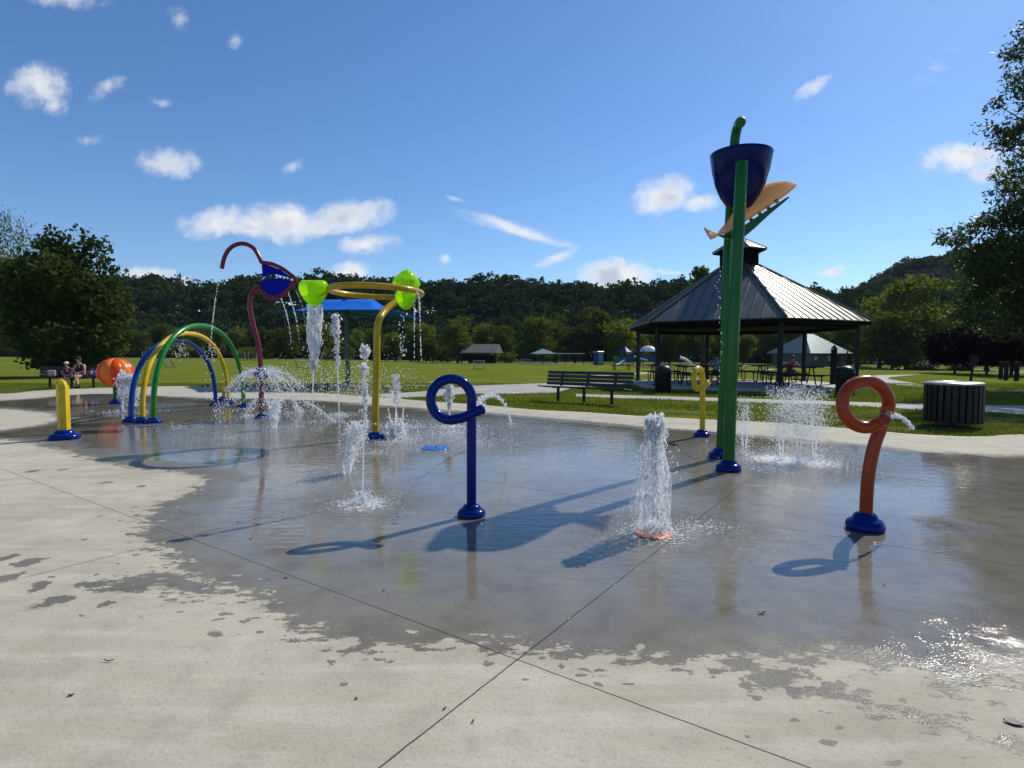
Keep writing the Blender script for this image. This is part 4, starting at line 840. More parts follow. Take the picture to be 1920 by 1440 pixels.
# swing frame
D = 88; c0 = place(1068, D); root = thing('swing_frame', c0, 'long flat topped swing frame with pale top bar at the far playground', 'swing'); ze = EYE + (HZ - 663) / FP * D
mb = MB(); mb.box((c0.x, c0.y, ze), (4.6, 1.2, .12), bev=.02); mb.build('top_bar', M['steel'], root)
for s in (-2.1, -.7, .7, 2.1): mb = MB(); mb.tube([(c0.x + s, c0.y - .3, c0.z), (c0.x + s, c0.y, ze)], .06, 6); mb.build('leg', M['iron'], root)
for s in (-1.4, 0, 1.4):
    mb = MB(); mb.box((c0.x + s, c0.y, c0.z + .5), (.5, .2, .06)); sw_ = mb.build('swing_seat', M['iron'], root); mb = MB()
    for e_ in (-.2, .2): mb.tube([(c0.x + s + e_, c0.y, c0.z + .5), (c0.x + s + e_, c0.y, ze)], .015, 4)
    mb.build('chain', M['steel'], sw_)
# blue cabin
D = 86; c0 = place(1122, D); root = thing('portable_toilet', c0, 'narrow blue portable toilet cabin at the far field edge', 'toilet cabin'); mb = MB(); mb.box(c0 + Vector((0, 0, .95)), (1.1, 1.1, 1.95), .5, bev=.04); mb.build('body', M['play_blue'], root); mb = MB(); mb.box(c0 + Vector((0, 0, 1.98)), (1.2, 1.2, .14), .5, bev=.05); mb.build('roof', M['steel'], root)
mb = MB(); dq = Vector((math.sin(.5) * .57, -math.cos(.5) * .57, .95)); mb.box(c0 + dq, (.75, .04, 1.7), .5, bev=.01); mb.build('door', M['canopy2'], root)
# playground
D = 80; c0 = place(1200, D); root = thing('play_structure', c0, 'blue playground tower with white domed roof and slides behind the pavilion post', 'playground')
dx = lambda px: (px - CX) / FP * D; zz = lambda py: EYE + (HZ - py) / FP * D
for (x0, x1) in ((1165, 1185), (1203, 1228)):
    for x in (x0, x1):
        for y in (-.8, .8): mb = MB(); mb.tube([(dx(x), D + y, c0.z), (dx(x), D + y, zz(655))], .07, 6); mb.build('post', M['play_blue'], root)
    mb = MB(); mb.box((dx((x0 + x1) / 2), D, zz(676)), ((x1 - x0) / FP * D, 1.7, .15)); mb.build('platform', M['play_blue'], root)
    mb = MB(); mb.box((dx((x0 + x1) / 2), D - .8, zz(671)), ((x1 - x0) / FP * D, .06, .6)); mb.build('guard_panel', M['play_blue'], root)
mb = MB(); mb.lathe((dx(1215), D, zz(659)), [(1.15, 0), (1.05, .3), (.8, .58), (.4, .75), (0, .8)], 14); mb.build('dome_roof', M['play_white'], root)
mb = MB(); mb.lathe((dx(1172), D, zz(660)), [(.9, 0), (0, .75)], 4); mb.build('peaked_roof', M['play_blue'], root, 20)
mb = MB(); mb.tube(spline([(dx(1168), D - .9, zz(675)), (dx(1162), D - 1.4, zz(678)), (dx(1155), D - 2, zz(682)), (dx(1148), D - 2.4, zz(684.5))], 4), .16, 8); mb.build('slide', M['play_white'], root)
mb = MB(); mb.tube(spline([(dx(1186), D - .9, zz(668)), (dx(1193), D - 1.3, zz(671)), (dx(1200), D - 1.6, zz(673)), (dx(1208), D - 1.8, zz(675))], 4), .12, 8); mb.build('bridge_rail', M['play_white'], root)
mb = MB(); mb.box((dx(1158), D - .2, zz(674)), (1.2, .6, .9), bev=.1); mb.build('climbing_panel', M['play_green'], root)
D = 74; c0 = place(1290, D); root = thing('slide', c0, 'white playground slide seen under the pavilion roof', 'slide'); mb = MB(); mb.tube(spline([A(1275, 670, D), A(1285, 674, D), A(1293, 679, D), A(1300, 686, D)], 4), [.18] * 13, 8, flat=.5); mb.build('chute', M['play_white'], root)
mb = MB(); mb.tube([A(1275, 671, D), (A(1275, 671, D).x, D, c0.z)], .06, 6); mb.build('leg', M['play_blue'], root)
# goals
def goal(i, x0, x1, ybase, ytop, lb):
    D = 55 if ybase > 688 else (70 if ybase > 680 else 85)
    c0 = place((x0 + x1) / 2, D); root = thing('goal', c0, lb, 'goal', 'small football goals on the field'); w = (x1 - x0) / FP * D; h = (ybase - ytop) / FP * D
    mb = MB(); mb.tube([c0 + Vector((-w / 2, 0, 0)), c0 + Vector((-w / 2, 0, h)), c0 + Vector((w / 2, 0, h)), c0 + Vector((w / 2, 0, 0))], .045, 6); mb.build('frame', M['steel'], root)
    mb = MB(); 
    for s in (-1, 1): mb.tube([c0 + Vector((s * w / 2, 0, h)), c0 + Vector((s * w / 2, .9, 0))], .03, 5)
    mb.tube([c0 + Vector((-w / 2, .9, 0)), c0 + Vector((w / 2, .9, 0))], .03, 5); mb.build('back_stay', M['iron'], root)
    mb = MB()
    for k in range(1, 8): mb.tube([c0 + Vector((-w / 2 + w * k / 8, 0, h)), c0 + Vector((-w / 2 + w * k / 8, .9, 0))], .006, 3); mb.tube([c0 + Vector((-w / 2, .9 * k / 8, h * (1 - k / 8))), c0 + Vector((w / 2, .9 * k / 8, h * (1 - k / 8)))], .006, 3)
    mb.build('net', M['steel'], root)
for i, g_ in enumerate([(888, 908, 692, 676, 'small white goal on the field before the brown shelter'), (302, 318, 691, 674, 'small goal on the field seen inside the arches'), (446, 460, 676, 660, 'left of the two white goals behind the maroon stem'), (466, 482, 676, 660, 'white goal right behind the maroon flower stem'), (268, 285, 674, 659, 'small white goal behind the near legs of the arches'), (552, 584, 700, 682, 'small goal on the field behind the green-cup fall')]): goal(i, *g_)
# ================================================================ splash features
def collar(p, r, m, parent, name='base_collar', h=None):
    h = h or r * .85; mb = MB()
    mb.lathe(p, [(r * .86, -.01), (r * .98, h * .08), (r, h * .22), (r * .96, h * .4), (r * .84, h * .55), (r * .7, h * .62), (r * .66, h * .64), (r * .62, h * .8), (r * .5, h * .93), (r * .36, h), (0, h)], 28); return mb.build(name, m, parent, 50)
def ends(mb, pts, r, n=16):              # tube with rounded ends
    P = [Vector(p) for p in pts]; a = (P[0] - P[1]).normalized(); b = (P[-1] - P[-2]).normalized()
    return mb.tube([P[0] + a * r * .3] + P + [P[-1] + b * r * .18, P[-1] + b * r * .26], [r * .6] + [r] * len(P) + [r * .9, r * .6], n)
# blue loop
def arcpx(cx, cy, r, a0, a1, Y, n=18, dY=0.):
    return [A(cx + r * math.cos(R(a0 + (a1 - a0) * i / n)), cy - r * math.sin(R(a0 + (a1 - a0) * i / n)), Y + dY * i / n) for i in range(n + 1)]
b0 = G(884, 967); Y0 = b0.y; root = thing('loop_nozzle', b0, 'dark blue loop shaped water nozzle standing in the middle foreground', 'water nozzle', 'loop shaped water nozzles')
pts = spline([A(884, 962, Y0), A(884, 900, Y0), A(884, 820, Y0), A(884, 770, Y0)], 4)[:-1] + arcpx(846, 749, 38.5, 0, 268, Y0, 30, -.085)
pts += spline([A(846, 787.5, Y0 - .085), A(868, 783, Y0 - .098), A(888, 774, Y0 - .1), A(906, 767, Y0 - .1)], 4)[1:]
mb = MB(); ends(mb, pts, .0395, 20); mb.build('looped_pipe', M['blue'], root, 50); collar(b0, .116, M['blue'], root)
mb = MB(); q = pts[-1]; d_ = (pts[-1] - pts[-2]).normalized(); mb.tube([q + d_ * .008, q + d_ * .0135], .02, 12); mb.build('nozzle_tip', M['black'], root)
# orange loop
b0 = G(1622, 992); Y0 = b0.y; root = thing('loop_nozzle', b0, 'orange loop shaped water nozzle with a curved stem, right foreground', 'water nozzle', 'loop shaped water nozzles')
pts = spline([A(1623, 985, Y0), A(1625, 930, Y0), A(1629, 885, Y0), A(1638, 840, Y0), A(1652, 800, Y0), A(1664, 772, Y0)], 5)[:-1] + arcpx(1623, 758, 43.5, -8, 285, Y0, 32, -.1)
pts += spline([pts[-1], A(1650, 792, Y0 - .12), A(1660, 785, Y0 - .17)], 4)[1:]
mb = MB(); ends(mb, pts, .0445, 20); mb.build('looped_pipe', M['orange'], root, 50); collar(b0 + Vector((0, 0, 0)), .133, M['blue'], root, h=.13)
# yellow far loop
b0 = G(1316, 818); Y0 = b0.y; root = thing('loop_nozzle', b0, 'yellow loop shaped water nozzle turned sideways, before the pavilion', 'water nozzle', 'loop shaped water nozzles')
pts = spline([A(1317, 812, Y0), A(1317, 770, Y0), A(1317, 735, Y0)], 5)[:-1] + [A(1309 + 8.5 * math.cos(a) - 4.5 * (1 - math.cos(a)) * 0, 710 - 19.5 * math.sin(a), Y0 - .13 * (1 - math.cos(a)) / 1) for a in np.linspace(0, R(255), 26)]
pts += spline([pts[-1], A(1314, 727.5, Y0 - .2), A(1322, 722, Y0 - .24), A(1329, 717, Y0 - .28)], 4)[1:]
mb = MB(); ends(mb, pts, .043, 16); mb.build('looped_pipe', M['yellow'], root, 50); collar(b0, .13, M['blue'], root)
# yellow bollard nozzle
b0 = G(121, 823); Y0 = b0.y; root = thing('bollard_nozzle', b0, 'short yellow post nozzle with pointed top and blue base at the left', 'water nozzle')
zt = A(121, 710, Y0).z; w = .085; mb = MB()
hexp = [(w * math.cos(R(30 + 60 * k)), w * math.sin(R(30 + 60 * k))) for k in range(6)]
vs = [(b0.x + x, b0.y + y, .05) for x, y in hexp] + [(b0.x + x, b0.y + y, zt - .13 + .0 * x) for x, y in hexp] + [(b0.x + x * .62 - .01, b0.y + y * .6, zt - .045) for x, y in hexp] + [(b0.x + x * .2 - .03, b0.y + y * .2, zt) for x, y in hexp]
fs = [tuple(range(18, 24))] + [(k + 6 * j, (k + 1) % 6 + 6 * j, (k + 1) % 6 + 6 * j + 6, k + 6 * j + 6) for k in range(6) for j in range(3)]
mb.add(vs, fs); mb.build('post', M['yellow'], root, 25)
mb = MB(); mb.tube([(b0.x - .02, b0.y, zt - .1), (b0.x - .1, b0.y - .02, zt - .06)], [.035, .028], 12); mb.build('spout', M['yellow'], root)
collar(b0, .215, M['blue'], root, h=.15)
# three arches, one behind another
def arch(c0, c1, top, r, m, lb):
    a, b_ = G(*c0), G(*c1); root = thing('spray_arch', (a + b_) / 2, lb, 'water arch', 'row of three spray arches'); h = top
    pts = []
    for i in range(61):
        th = math.pi * i / 60; c, s = math.cos(th), math.sin(th); u = .5 - .5 * (abs(c) ** .92) * (1 if c > 0 else -1); z = h * (s ** .8)
        q = a.lerp(b_, u); pts.append(Vector((q.x, q.y, max(z, .0))))
    mb = MB(); mb.tube(pts, r, 16); mb.build('arched_pipe', m, root, 50); collar(a, .16, M['blue'], root, h=.11); collar(b_, .16, M['blue'], root, h=.11)
    for i in range(10, 53, 6): q = pts[i]; mb = MB(); mb.tube([q + Vector((r * .6, -.0, -r * .9)), q + Vector((r * .7, -.0, -r * 1.12))], .012, 8); mb.build('spray_jet', M['iron'], root)
arch((246, 791), (405, 760), A(347, 640, 13.0).z, .052, M['arch_blue'], 'low blue spray arch, farthest left of the three')
arch((267, 792), (428, 757), A(362, 625, 13.1).z, .052, M['yellow'], 'middle yellow spray arch between the blue and green ones')
arch((288, 793), (457, 763), A(380, 612, 13.0).z, .052, M['arch_green'], 'tallest, green spray arch on the right of the three')
# yellow water cannon beyond the arches
b0 = G(421, 753); root = thing('water_cannon', b0, 'small yellow scoop shaped water cannon on a blue base beyond the arches', 'water cannon')
mb = MB(); mb.lathe(b0, [(.07, .1), (.065, .3), (.07, .34)], 14); mb.build('stem', M['yellow'], root)
ro = Matrix.Rotation(R(68), 3, 'Y'); mb = MB(); mb.lathe(b0 + Vector((-.08, 0, .42)), [(0, -.22), (.1, -.2), (.15, -.1), (.16, .0), (.13, .12), (.07, .28), (.05, .4), (0, .41)], 18, rot=ro); mb.build('scoop', M['yellow'], root); collar(b0, .22, M['blue'], root, h=.16)
# orange ball on a green post
b0 = G(217, 757); Y0 = b0.y; root = thing('spray_ball', b0, 'large ribbed orange water ball on a green post left of the arches', 'water ball')
cc = A(217, 698, Y0); rb = 31 / FP * Y0; mb = MB(); mb2 = MB()
for k in range(10):
    a0, a1 = k * math.pi / 5, (k + 1) * math.pi / 5; vs = []; nn, mm = 12, 5
    for i in range(nn + 1):
        ph = math.pi * i / nn
        for j in range(mm + 1):
            a = a0 + (a1 - a0) * j / mm; rr_ = rb * (1 - .07 * abs(math.cos(5 * a / 1 + math.pi / 2 * 0)) ** 4 * 0 - .05 * (2 * abs(j / mm - .5)) ** 3); vs.append(cc + Vector((rr_ * math.sin(ph) * math.cos(a), rr_ * math.sin(ph) * math.sin(a), rr_ * .87 * math.cos(ph))))
    (mb2 if k in (7, 9, 2, 4) else mb).add(vs, [(i * (mm + 1) + j, i * (mm + 1) + j + 1, (i + 1) * (mm + 1) + j + 1, (i + 1) * (mm + 1) + j) for i in range(nn) for j in range(mm)])
mb.build('ball', M['ball'], root, 60); mb2.build('ball_stripe', M['ball2'], root, 60)
mb = MB(); mb.lathe((b0.x, b0.y, 0), [(.055, .05), (.055, cc.z - rb * .8)], 14); mb.build('post', M['green'], root); collar(b0, .17, M['blue'], root, h=.13)
# maroon flower
b0 = G(490, 785); Y0 = b0.y; root = thing('flower_sprayer', b0, 'tall maroon curved flower sprayer with dark blue petal panels', 'water feature')
a_ = lambda l: [A(x, y, Y0) for x, y in l]
mb = MB(); mb.tube(spline(a_([(490, 780), (490, 740), (490, 700), (488, 680), (484, 645), (475, 610), (469, 580), (470, 556), (478, 543), (484, 538)]), 6), .05, 14)
mb.build('stem', M['maroon'], root, 50)
mb = MB(); mb.tube(a_([(485, 535)]) + spline(a_([(487, 541), (497, 554), (512, 560), (527, 554), (543, 540), (556, 524)]), 6), .042, 12)
mb.tube(spline(a_([(556, 524), (544, 514), (528, 503), (510, 495), (491, 492)]), 6), .04, 12); mb.build('petal_rim', M['maroon'], root, 50)
mb = MB(); ends(mb, spline(a_([(491, 493), (485, 480), (475, 465), (460, 457.5), (445, 458), (431, 466), (421, 482), (416, 503)]), 6), .042, 14); mb.build('curled_tendril', M['maroon'], root, 50)
mb = MB(); mb.slabpoly(a_([(490.5, 496), (500, 496.5), (512, 500), (526, 506), (540, 516), (548, 521.5), (534, 519), (518, 514.6), (505, 515), (490.5, 520), (492, 510)]), (0, .012, 0)); mb.build('upper_panel', M['pblue'], root, 20)
mb = MB(); mb.slabpoly(a_([(488, 531), (494, 526.6), (505, 523), (518, 522), (534, 524), (546, 527), (538, 540), (526, 550), (512, 555), (500, 550), (491, 541)]), (0, .012, 0)); mb.build('lower_panel', M['pblue'], root, 20)
mb = MB(); mb.lathe(A(490, 700, Y0), [(0, -.13), (.08, -.125), (.125, -.08), (.14, -.01), (.135, .05), (.11, .1), (.07, .13), (0, .135)], 22); mb.build('spray_head', M['arch_blue'], root, 60); collar(b0, .13, M['blue'], root)
# blue square canopy
Yc = 25.0; b0 = G(650, 722.5); b0 = Vector((b0.x, 25.2, 0)); root = thing('shade_canopy', b0, 'blue four cornered fabric shade canopy on a green post', 'canopy')
cor = [A(543, 583, 22.4), A(741, 581, 22.2), A(792, 599.5, 25.6), A(768, 597, 29.5), A(560, 598, 30), A(503, 587.5, 26.2)]; pk = A(648, 556, 25.4)
pL, pR = A(603, 562, 25.2), A(700, 561, 25.2); PK = [pL, pR, pR, pR, pL, pL]; mb = MB()
for k in range(6):
    c0_, c1_ = cor[k], cor[(k + 1) % 6]; nn = 8; vs = []
    for i in range(nn + 1):
        for j in range(nn + 1):
            e_ = c0_.lerp(c1_, j / nn); pj = PK[k].lerp(PK[(k + 1) % 6], j / nn); e_ = e_.lerp(pj, .08 * math.sin(math.pi * j / nn)); q = e_.lerp(pj, i / nn); q.z -= .22 * math.sin(math.pi * i / nn) * (1 - .3 * math.sin(math.pi * j / nn)); vs.append(q)
    mb.add(vs, [(i * (nn + 1) + j, i * (nn + 1) + j + 1, (i + 1) * (nn + 1) + j + 1, (i + 1) * (nn + 1) + j) for i in range(nn) for j in range(nn)])
cn = mb.build('fabric', M['canopy'], root, 40); sm = cn.modifiers.new('thickness', 'SOLIDIFY'); sm.thickness = .012
mb = MB(); mb.tube([b0 + Vector((0, 0, -.02)), Vector((b0.x, b0.y, pk.z - .1))], .105, 14); mb.build('post', M['dkgreen'], root, 50)
mb = MB()
for c_ in cor: q = c_.lerp(pk, .03); mid = Vector((b0.x, b0.y, pk.z - .75)).lerp(q, .5); mid.z -= .08; mb.tube([Vector((b0.x, b0.y, pk.z - .75)), mid, q - Vector((0, 0, .06))], .03, 6)
mb.build('arm', M['dkgreen'], root)
# yellow ring tower with lime cups
b0 = G(704, 821); Y0 = b0.y; root = thing('ring_tower', b0, 'yellow post carrying a large horizontal ring with lime green cups', 'water feature')
rc = A(705, 547, Y0); rr0 = 84 / FP * Y0; tilt = Matrix.Rotation(R(1.5), 3, 'Y') @ Matrix.Rotation(R(-1.2), 3, 'X')
ring = [rc + tilt @ Vector((rr0 * math.cos(a), rr0 * math.sin(a), 0)) for a in np.linspace(0, 2 * math.pi, 73)[:-1]]
mb = MB(); mb.tube(ring, .046, 14, closed=True); mb.build('ring', M['yellow2'], root, 50)
jt = ring[int(72 * 0.825)]; jt = min(ring, key=lambda q: abs(q.x - A(748, 560, Y0 + .7).x) + (0 if q.y > rc.y else 9))
mb = MB(); mb.tube(spline([b0 + Vector((0, 0, .03)), A(704, 760, Y0), A(706, 690, Y0), A(706.5, 640, Y0), A(709, 606, Y0 + .05), A(720, 584, Y0 + .3), jt + Vector((-.06, -.1, -.09)), jt], 6), .056, 16); mb.build('post', M['yellow2'], root, 50); collar(b0, .17, M['blue'], root, h=.1)
def cup(c, r, h, rot, parent, name='green_cup'):
    lob = lambda a, z: 1 + .07 * math.cos(4 * a) * min(1, max(0, z / h + .2))
    prof = [(r * .04, -h * .02), (r * .3, h * .06), (r * .62, h * .22), (r * .88, h * .45), (r * .99, h * .66), (r * .97, h * .82), (r * .88, h * .95), (r * .68, h * 1.02)]
    mb = MB(); mb.lathe(c, prof, 32, rot=rot, fn=lob); o = mb.build(name, M['lime'], parent, 60); s_ = o.modifiers.new('thickness', 'SOLIDIFY'); s_.thickness = .008
    mb = MB()
    for k in range(4):
        a = k * math.pi / 2; mb.tube([Vector(c) + rot @ Vector((p_[0] * 1.02 * math.cos(a) * lob(a, p_[1]), p_[0] * 1.02 * math.sin(a) * lob(a, p_[1]), p_[1])) for p_ in prof], .006, 5)
    mb.build('cup_seam', M['lime'], o, 50); mb = MB(); mb.lathe(Vector(c), [(0, -h * .03), (r * .1, -h * .02), (r * .12, h * .02)], 12, rot=rot); mb.build('drain', M['black'], o); return o
I3 = Matrix.Identity(3)
cL = A(590, 575, Y0); cup(cL, .215, .40, Matrix.Rotation(R(8), 3, 'X'), root)
mb = MB(); mb.tube([ring[36] if True else rc, A(596, 556, Y0)], .02, 8); mb.build('cup_arm', M['iron'], root)
cR = A(766, 541, Y0 - .32); ro = Matrix.Rotation(R(20), 3, 'Z') @ Matrix.Rotation(R(-62), 3, 'X'); cup(cR, .2, .3, ro, root); mb = MB(); mb.tube([A(768, 536, Y0 - .05), ring[66]], .02, 8); mb.build('cup_arm', M['iron'], root)
cB = A(761, 581, Y0 + .25); cup(cB, .16, .3, I3, root)
# bucket tower
b0 = G(1366, 882); Y0 = b0.y; b1 = G(1351, 858); Y1 = b1.y; root = thing('bucket_tower', (b0 + b1) / 2, 'tall green twin poles holding a dark blue tipping bucket and orange leaf dish', 'water feature')
mb = MB(); q = spline([b0 + Vector((0, 0, .02)), A(1372, 700, Y0), A(1381, 500, Y0), A(1391, 305, Y0)], 6); ends(mb, q, .066, 18); mb.build('front_pole', M['green'], root, 50); collar(b0, .142, M['blue'], root, h=.13)
mb = MB(); mb.tube(spline([b1 + Vector((0, 0, .02)), A(1357, 700, Y1), A(1363, 520, Y1), A(1370, 380, Y1), A(1376, 290, Y1), A(1379, 255, Y1 - .02), A(1384, 235, Y1 - .12), A(1388, 228, Y1 - .3), A(1388.5, 230, Y1 - .42)], 6), .058, 18); mb.build('feed_pipe', M['green'], root, 50); collar(b1, .15, M['blue'], root, h=.13)
Yb = (Y0 + Y1) / 2; cb = A(1386, 390, Yb); ct = A(1386, 289, Yb); hb = (ct - cb).length; rB = 54.5 / FP * Yb; ro = Matrix.Rotation(R(1.0), 3, 'Y')
mb = MB(); prof = [(0, 0), (rB * .3, .0), (rB * .42, hb * .04), (rB * .62, hb * .2), (rB * .8, hb * .42), (rB * .92, hb * .68), (rB * .985, hb * .92), (rB * 1.01, hb * .985), (rB * 1.0, hb), (rB * .96, hb * .98), (rB * .9, hb * .68), (rB * .78, hb * .42), (rB * .55, hb * .2), (0, hb * .1)]
mb.lathe(cb, prof, 40, rot=ro); mb.build('bucket', M['navy'], root, 40)
mb = MB(); mb.tube([A(1386, 345, Y0), A(1386, 345, Y1)], .035, 10); mb.build('axle', M['iron'], root)
# leaf dish: a curved sheet between its near lower rim and its far upper rim
def sheet(lo, hi, Yl, Yh, sag, name):
    lo = spline([A(x, y, Yl) for x, y in lo], 6); hi = spline([A(x, y, Yh) for x, y in hi], 6); n_ = 30; mm = 10; vs = []
    for i in range(n_ + 1):
        s = i / n_; a_1 = lo[min(len(lo) - 1, int(s * (len(lo) - 1)))].lerp(lo[min(len(lo) - 1, int(s * (len(lo) - 1)) + 1)], s * (len(lo) - 1) % 1); a_2 = hi[min(len(hi) - 1, int(s * (len(hi) - 1)))].lerp(hi[min(len(hi) - 1, int(s * (len(hi) - 1)) + 1)], s * (len(hi) - 1) % 1)
        for j in range(mm + 1): t_ = j / mm; q = a_1.lerp(a_2, t_); q.z -= sag * math.sin(math.pi * t_) * math.sin(math.pi * min(1, max(.0, s))) ** .5 if 0 < s < 1 else 0; vs.append(q)
    mb = MB(); mb.add(vs, [(i * (mm + 1) + j, i * (mm + 1) + j + 1, (i + 1) * (mm + 1) + j + 1, (i + 1) * (mm + 1) + j) for i in range(n_) for j in range(mm)])
    o = mb.build(name, M['amber'], root, 60); s_ = o.modifiers.new('thickness', 'SOLIDIFY'); s_.thickness = .01; return o
sheet([(1346, 438), (1362, 437), (1380, 427), (1410, 408), (1445, 386), (1475, 365), (1493, 349)], [(1347, 436), (1362, 418), (1385, 385), (1410, 362), (1440, 346), (1472, 341), (1494, 347)], Yb - .25, Yb + .35, .07, 'leaf_dish')
sheet([(1346, 438), (1341, 444), (1332, 448)], [(1347, 437), (1334, 434), (1320, 426)], Yb - .3, Yb - .02, .02, 'dish_tail')
Yd = Yb - .2; mb = MB(); mb.slabpoly([A(x, y, Yd) for x, y in [(1383, 431), (1397, 421), (1420, 406), (1450, 386.5), (1475, 370), (1479, 371), (1470, 379), (1440, 404), (1412, 430), (1392, 447), (1378, 452), (1360, 447), (1345, 440), (1354, 441), (1366, 442)]], (0, .05, 0))
for x, y in ((1392, 421), (1408, 410), (1424, 399), (1440, 388), (1456, 376)): mb.box(A(x, y + 1, Yd), (.03, .03, .045), ry=R(-35))
mb.build('dish_bracket', M['dkgreen'], root, 20)
# flush nozzles
def paver(px, py, r, m, lb, slots):
    p = G(px, py); root = thing('ground_nozzle', p, lb, 'ground nozzle'); mb = MB(); n = 10; vs = [p + Vector((0, 0, .012))] + [p + Vector((r * (1 + .05 * math.cos(k * 5)) * math.cos(k / 40 * 2 * math.pi), r * (1 + .05 * math.cos(k * 5)) * math.sin(k / 40 * 2 * math.pi), .008)) for k in range(40)] + [p + Vector((r * 1.03 * math.cos(k / 40 * 2 * math.pi), r * 1.03 * math.sin(k / 40 * 2 * math.pi), .002)) for k in range(40)]
    mb.add(vs, [(0, 1 + k, 1 + (k + 1) % 40) for k in range(40)] + [(1 + k, 41 + k, 41 + (k + 1) % 40, 1 + (k + 1) % 40) for k in range(40)]); mb.build('disc', m, root, 40)
    mb = MB()
    for k in range(slots): a = k / slots * 2 * math.pi + .4; q = p + Vector((r * .6 * math.cos(a), r * .6 * math.sin(a), .0135)); mb.lathe(q, [(.0, .001), (.008, .001), (.009, -.004)], 8)
    mb.lathe(p, [(0, .02), (.016, .02), (.02, .008)], 12); mb.build('screw', M['black'], root)
paver(1225, 1001, .125, M['paver_o'], 'round orange ground nozzle under the big foaming jet', 5)
paver(817, 840, .2, M['paver_b'], 'round blue grate flush with the pad left of the blue loop', 7)

# ================================================================ water
OCT = np.array([(1, 0, 0), (-1, 0, 0), (0, 1, 0), (0, -1, 0), (0, 0, 1), (0, 0, -1)], float); OF = np.array([(0, 2, 4), (2, 1, 4), (1, 3, 4), (3, 0, 4), (2, 0, 5), (1, 2, 5), (3, 1, 5), (0, 3, 5)])
def drops(P, s, stretch=None):           # P (n,3), s (n,), stretch (n,3) long axis
    P = np.asarray(P, float); n = len(P); s = np.broadcast_to(s, (n,)).astype(float)
    V = OCT[None] * s[:, None, None] * rng.uniform(.7, 1.3, (n, 6, 1))
    if stretch is None: stretch = np.stack([rng.normal(0, .25, n) * s, rng.normal(0, .25, n) * s, s * rng.random(n) * 1.8], -1)
    if stretch is not None:
        st_ = np.broadcast_to(stretch, (n, 3)); dp = (OCT @ st_.T).T[:, :, None] ; V = V + dp * st_[:, None, :] * 0 + np.sign(dp) * st_[:, None, :] * .5 * (abs(dp) > 1e-9)
    V = V + P[:, None]; return V.reshape(-1, 3), (OF[None] + 6 * np.arange(n)[:, None, None]).reshape(-1, 3)
class W:
    def __init__(s, name, base, label, cat='water jet', group=None): s.root = thing(name, base, label, cat, group); s.b = np.array(base); s.v = []; s.f = []; s.n = 0
    def add(s, vf):
        v, f = vf; s.v.append(v); s.f.append(f + s.n); s.n += len(v); return s
    def mbadd(s, mb):
        v = np.array([tuple(q) for q in mb.v]); fs = []
        for f in mb.f: fs += [(f[0], f[i], f[i + 1]) for i in range(1, len(f) - 1)]
        return s.add((v, np.array(fs)))
    def flush(s, name, m='drop', smooth=60):
        if s.v:
            me = npmesh(name, np.concatenate(s.v) - s.b, np.concatenate(s.f)); o = link_mesh(name, me, M[m], s.root, smooth); o['kind'] = 'stuff'; s.v = []; s.f = []; s.n = 0; return o
def stream(path, r0, r1, wob=.3, n=7, k=40):
    P = spline(path, max(2, k // max(1, len(path) - 1))); m_ = len(P); mb = MB(); ph = rng.uniform(0, 6)
    rr_ = [max(.0015, (r0 + (r1 - r0) * i / m_) * (1 + wob * (math.sin(i * 1.7 + ph) * .5 + rng.normal() * .5))) for i in range(m_)]
    Q = [p_ + Vector(tuple(rng.normal(0, wob * .35 * rr_[i], 3))) for i, p_ in enumerate(P)]; mb.tube(Q, rr_, n); return mb
def ballistic(p, v, t): p = np.asarray(p); return p[None] + np.asarray(v)[None] * t[:, None] + np.array([0, 0, -4.9])[None] * t[:, None] ** 2
def splash_ring(c, r, n, s, hmax=.05, core=.35):
    n = int(n * .6); c = np.array(c); a = rng.uniform(0, 6.283, n); q = r * np.abs(rng.normal(0, .62, n)) * (1 + .35 * np.sin(3 * a + c[0] * 7) + .2 * np.sin(7 * a + c[1] * 5)); h = rng.random(n) ** 2.2 * hmax * 1.2 + .002; s = s * .8
    return drops(np.stack([c[0] + q * np.cos(a), c[1] + q * np.sin(a), h], -1), s * rng.uniform(.4, 1.3, n), stretch=np.zeros((n, 3)) + 1e-7)
def fountain_drops(c, vmax, spread, n, s, zmin=0.):
    c = np.array(c); v = np.stack([rng.normal(0, spread, n), rng.normal(0, spread, n), vmax * rng.uniform(.55, 1.02, n)], -1); t = rng.random(n) * v[:, 2] / 4.9; P = c + v * t[:, None] + np.array([0, 0, -4.9]) * t[:, None] ** 2
    ok = P[:, 2] > zmin; return drops(P[ok], s * rng.uniform(.35, 1.4, ok.sum()))
def foamblob(c, rx, rz, s, n):
    return drops(np.array(c) + rng.normal(0, 1, (n, 3)) * np.array([rx, rx, rz]) * .5, s * rng.uniform(.5, 1.6, n))
# 1 centre jet
p = G(1225, 998); Y0 = p.y; H = A(1225, 778, Y0).z; w = W('water_jet', p, 'thick foaming white jet rising from the orange ground nozzle', group=None)
mb = stream([p + Vector((0, 0, .01)), p + Vector((0, 0, H * .3)), p + Vector((.004, 0, H * .6)), p + Vector((.0, 0, H * .88))], .009, .02, .55, 9, 60); w.mbadd(mb)
for _ in range(4):
    x = rng.normal(0, .012, 3); mb = stream([p + Vector((x[0], x[1], H * .15)), p + Vector((x[1] + .01, x[2], H * .4)), p + Vector((x[2], x[0], H * .65)), p + Vector((x[0] * 1.5, x[1], H * .93))], .005, .012, .8, 6, 50); w.mbadd(mb)
w.add(foamblob(p + Vector((0, 0, H * .93)), .055, .05, .008, 700)); w.add(foamblob(p + Vector((.01, 0, H * .86)), .05, .07, .008, 420)); w.add(foamblob(p + Vector((0, 0, .03)), .13, .035, .007, 200))
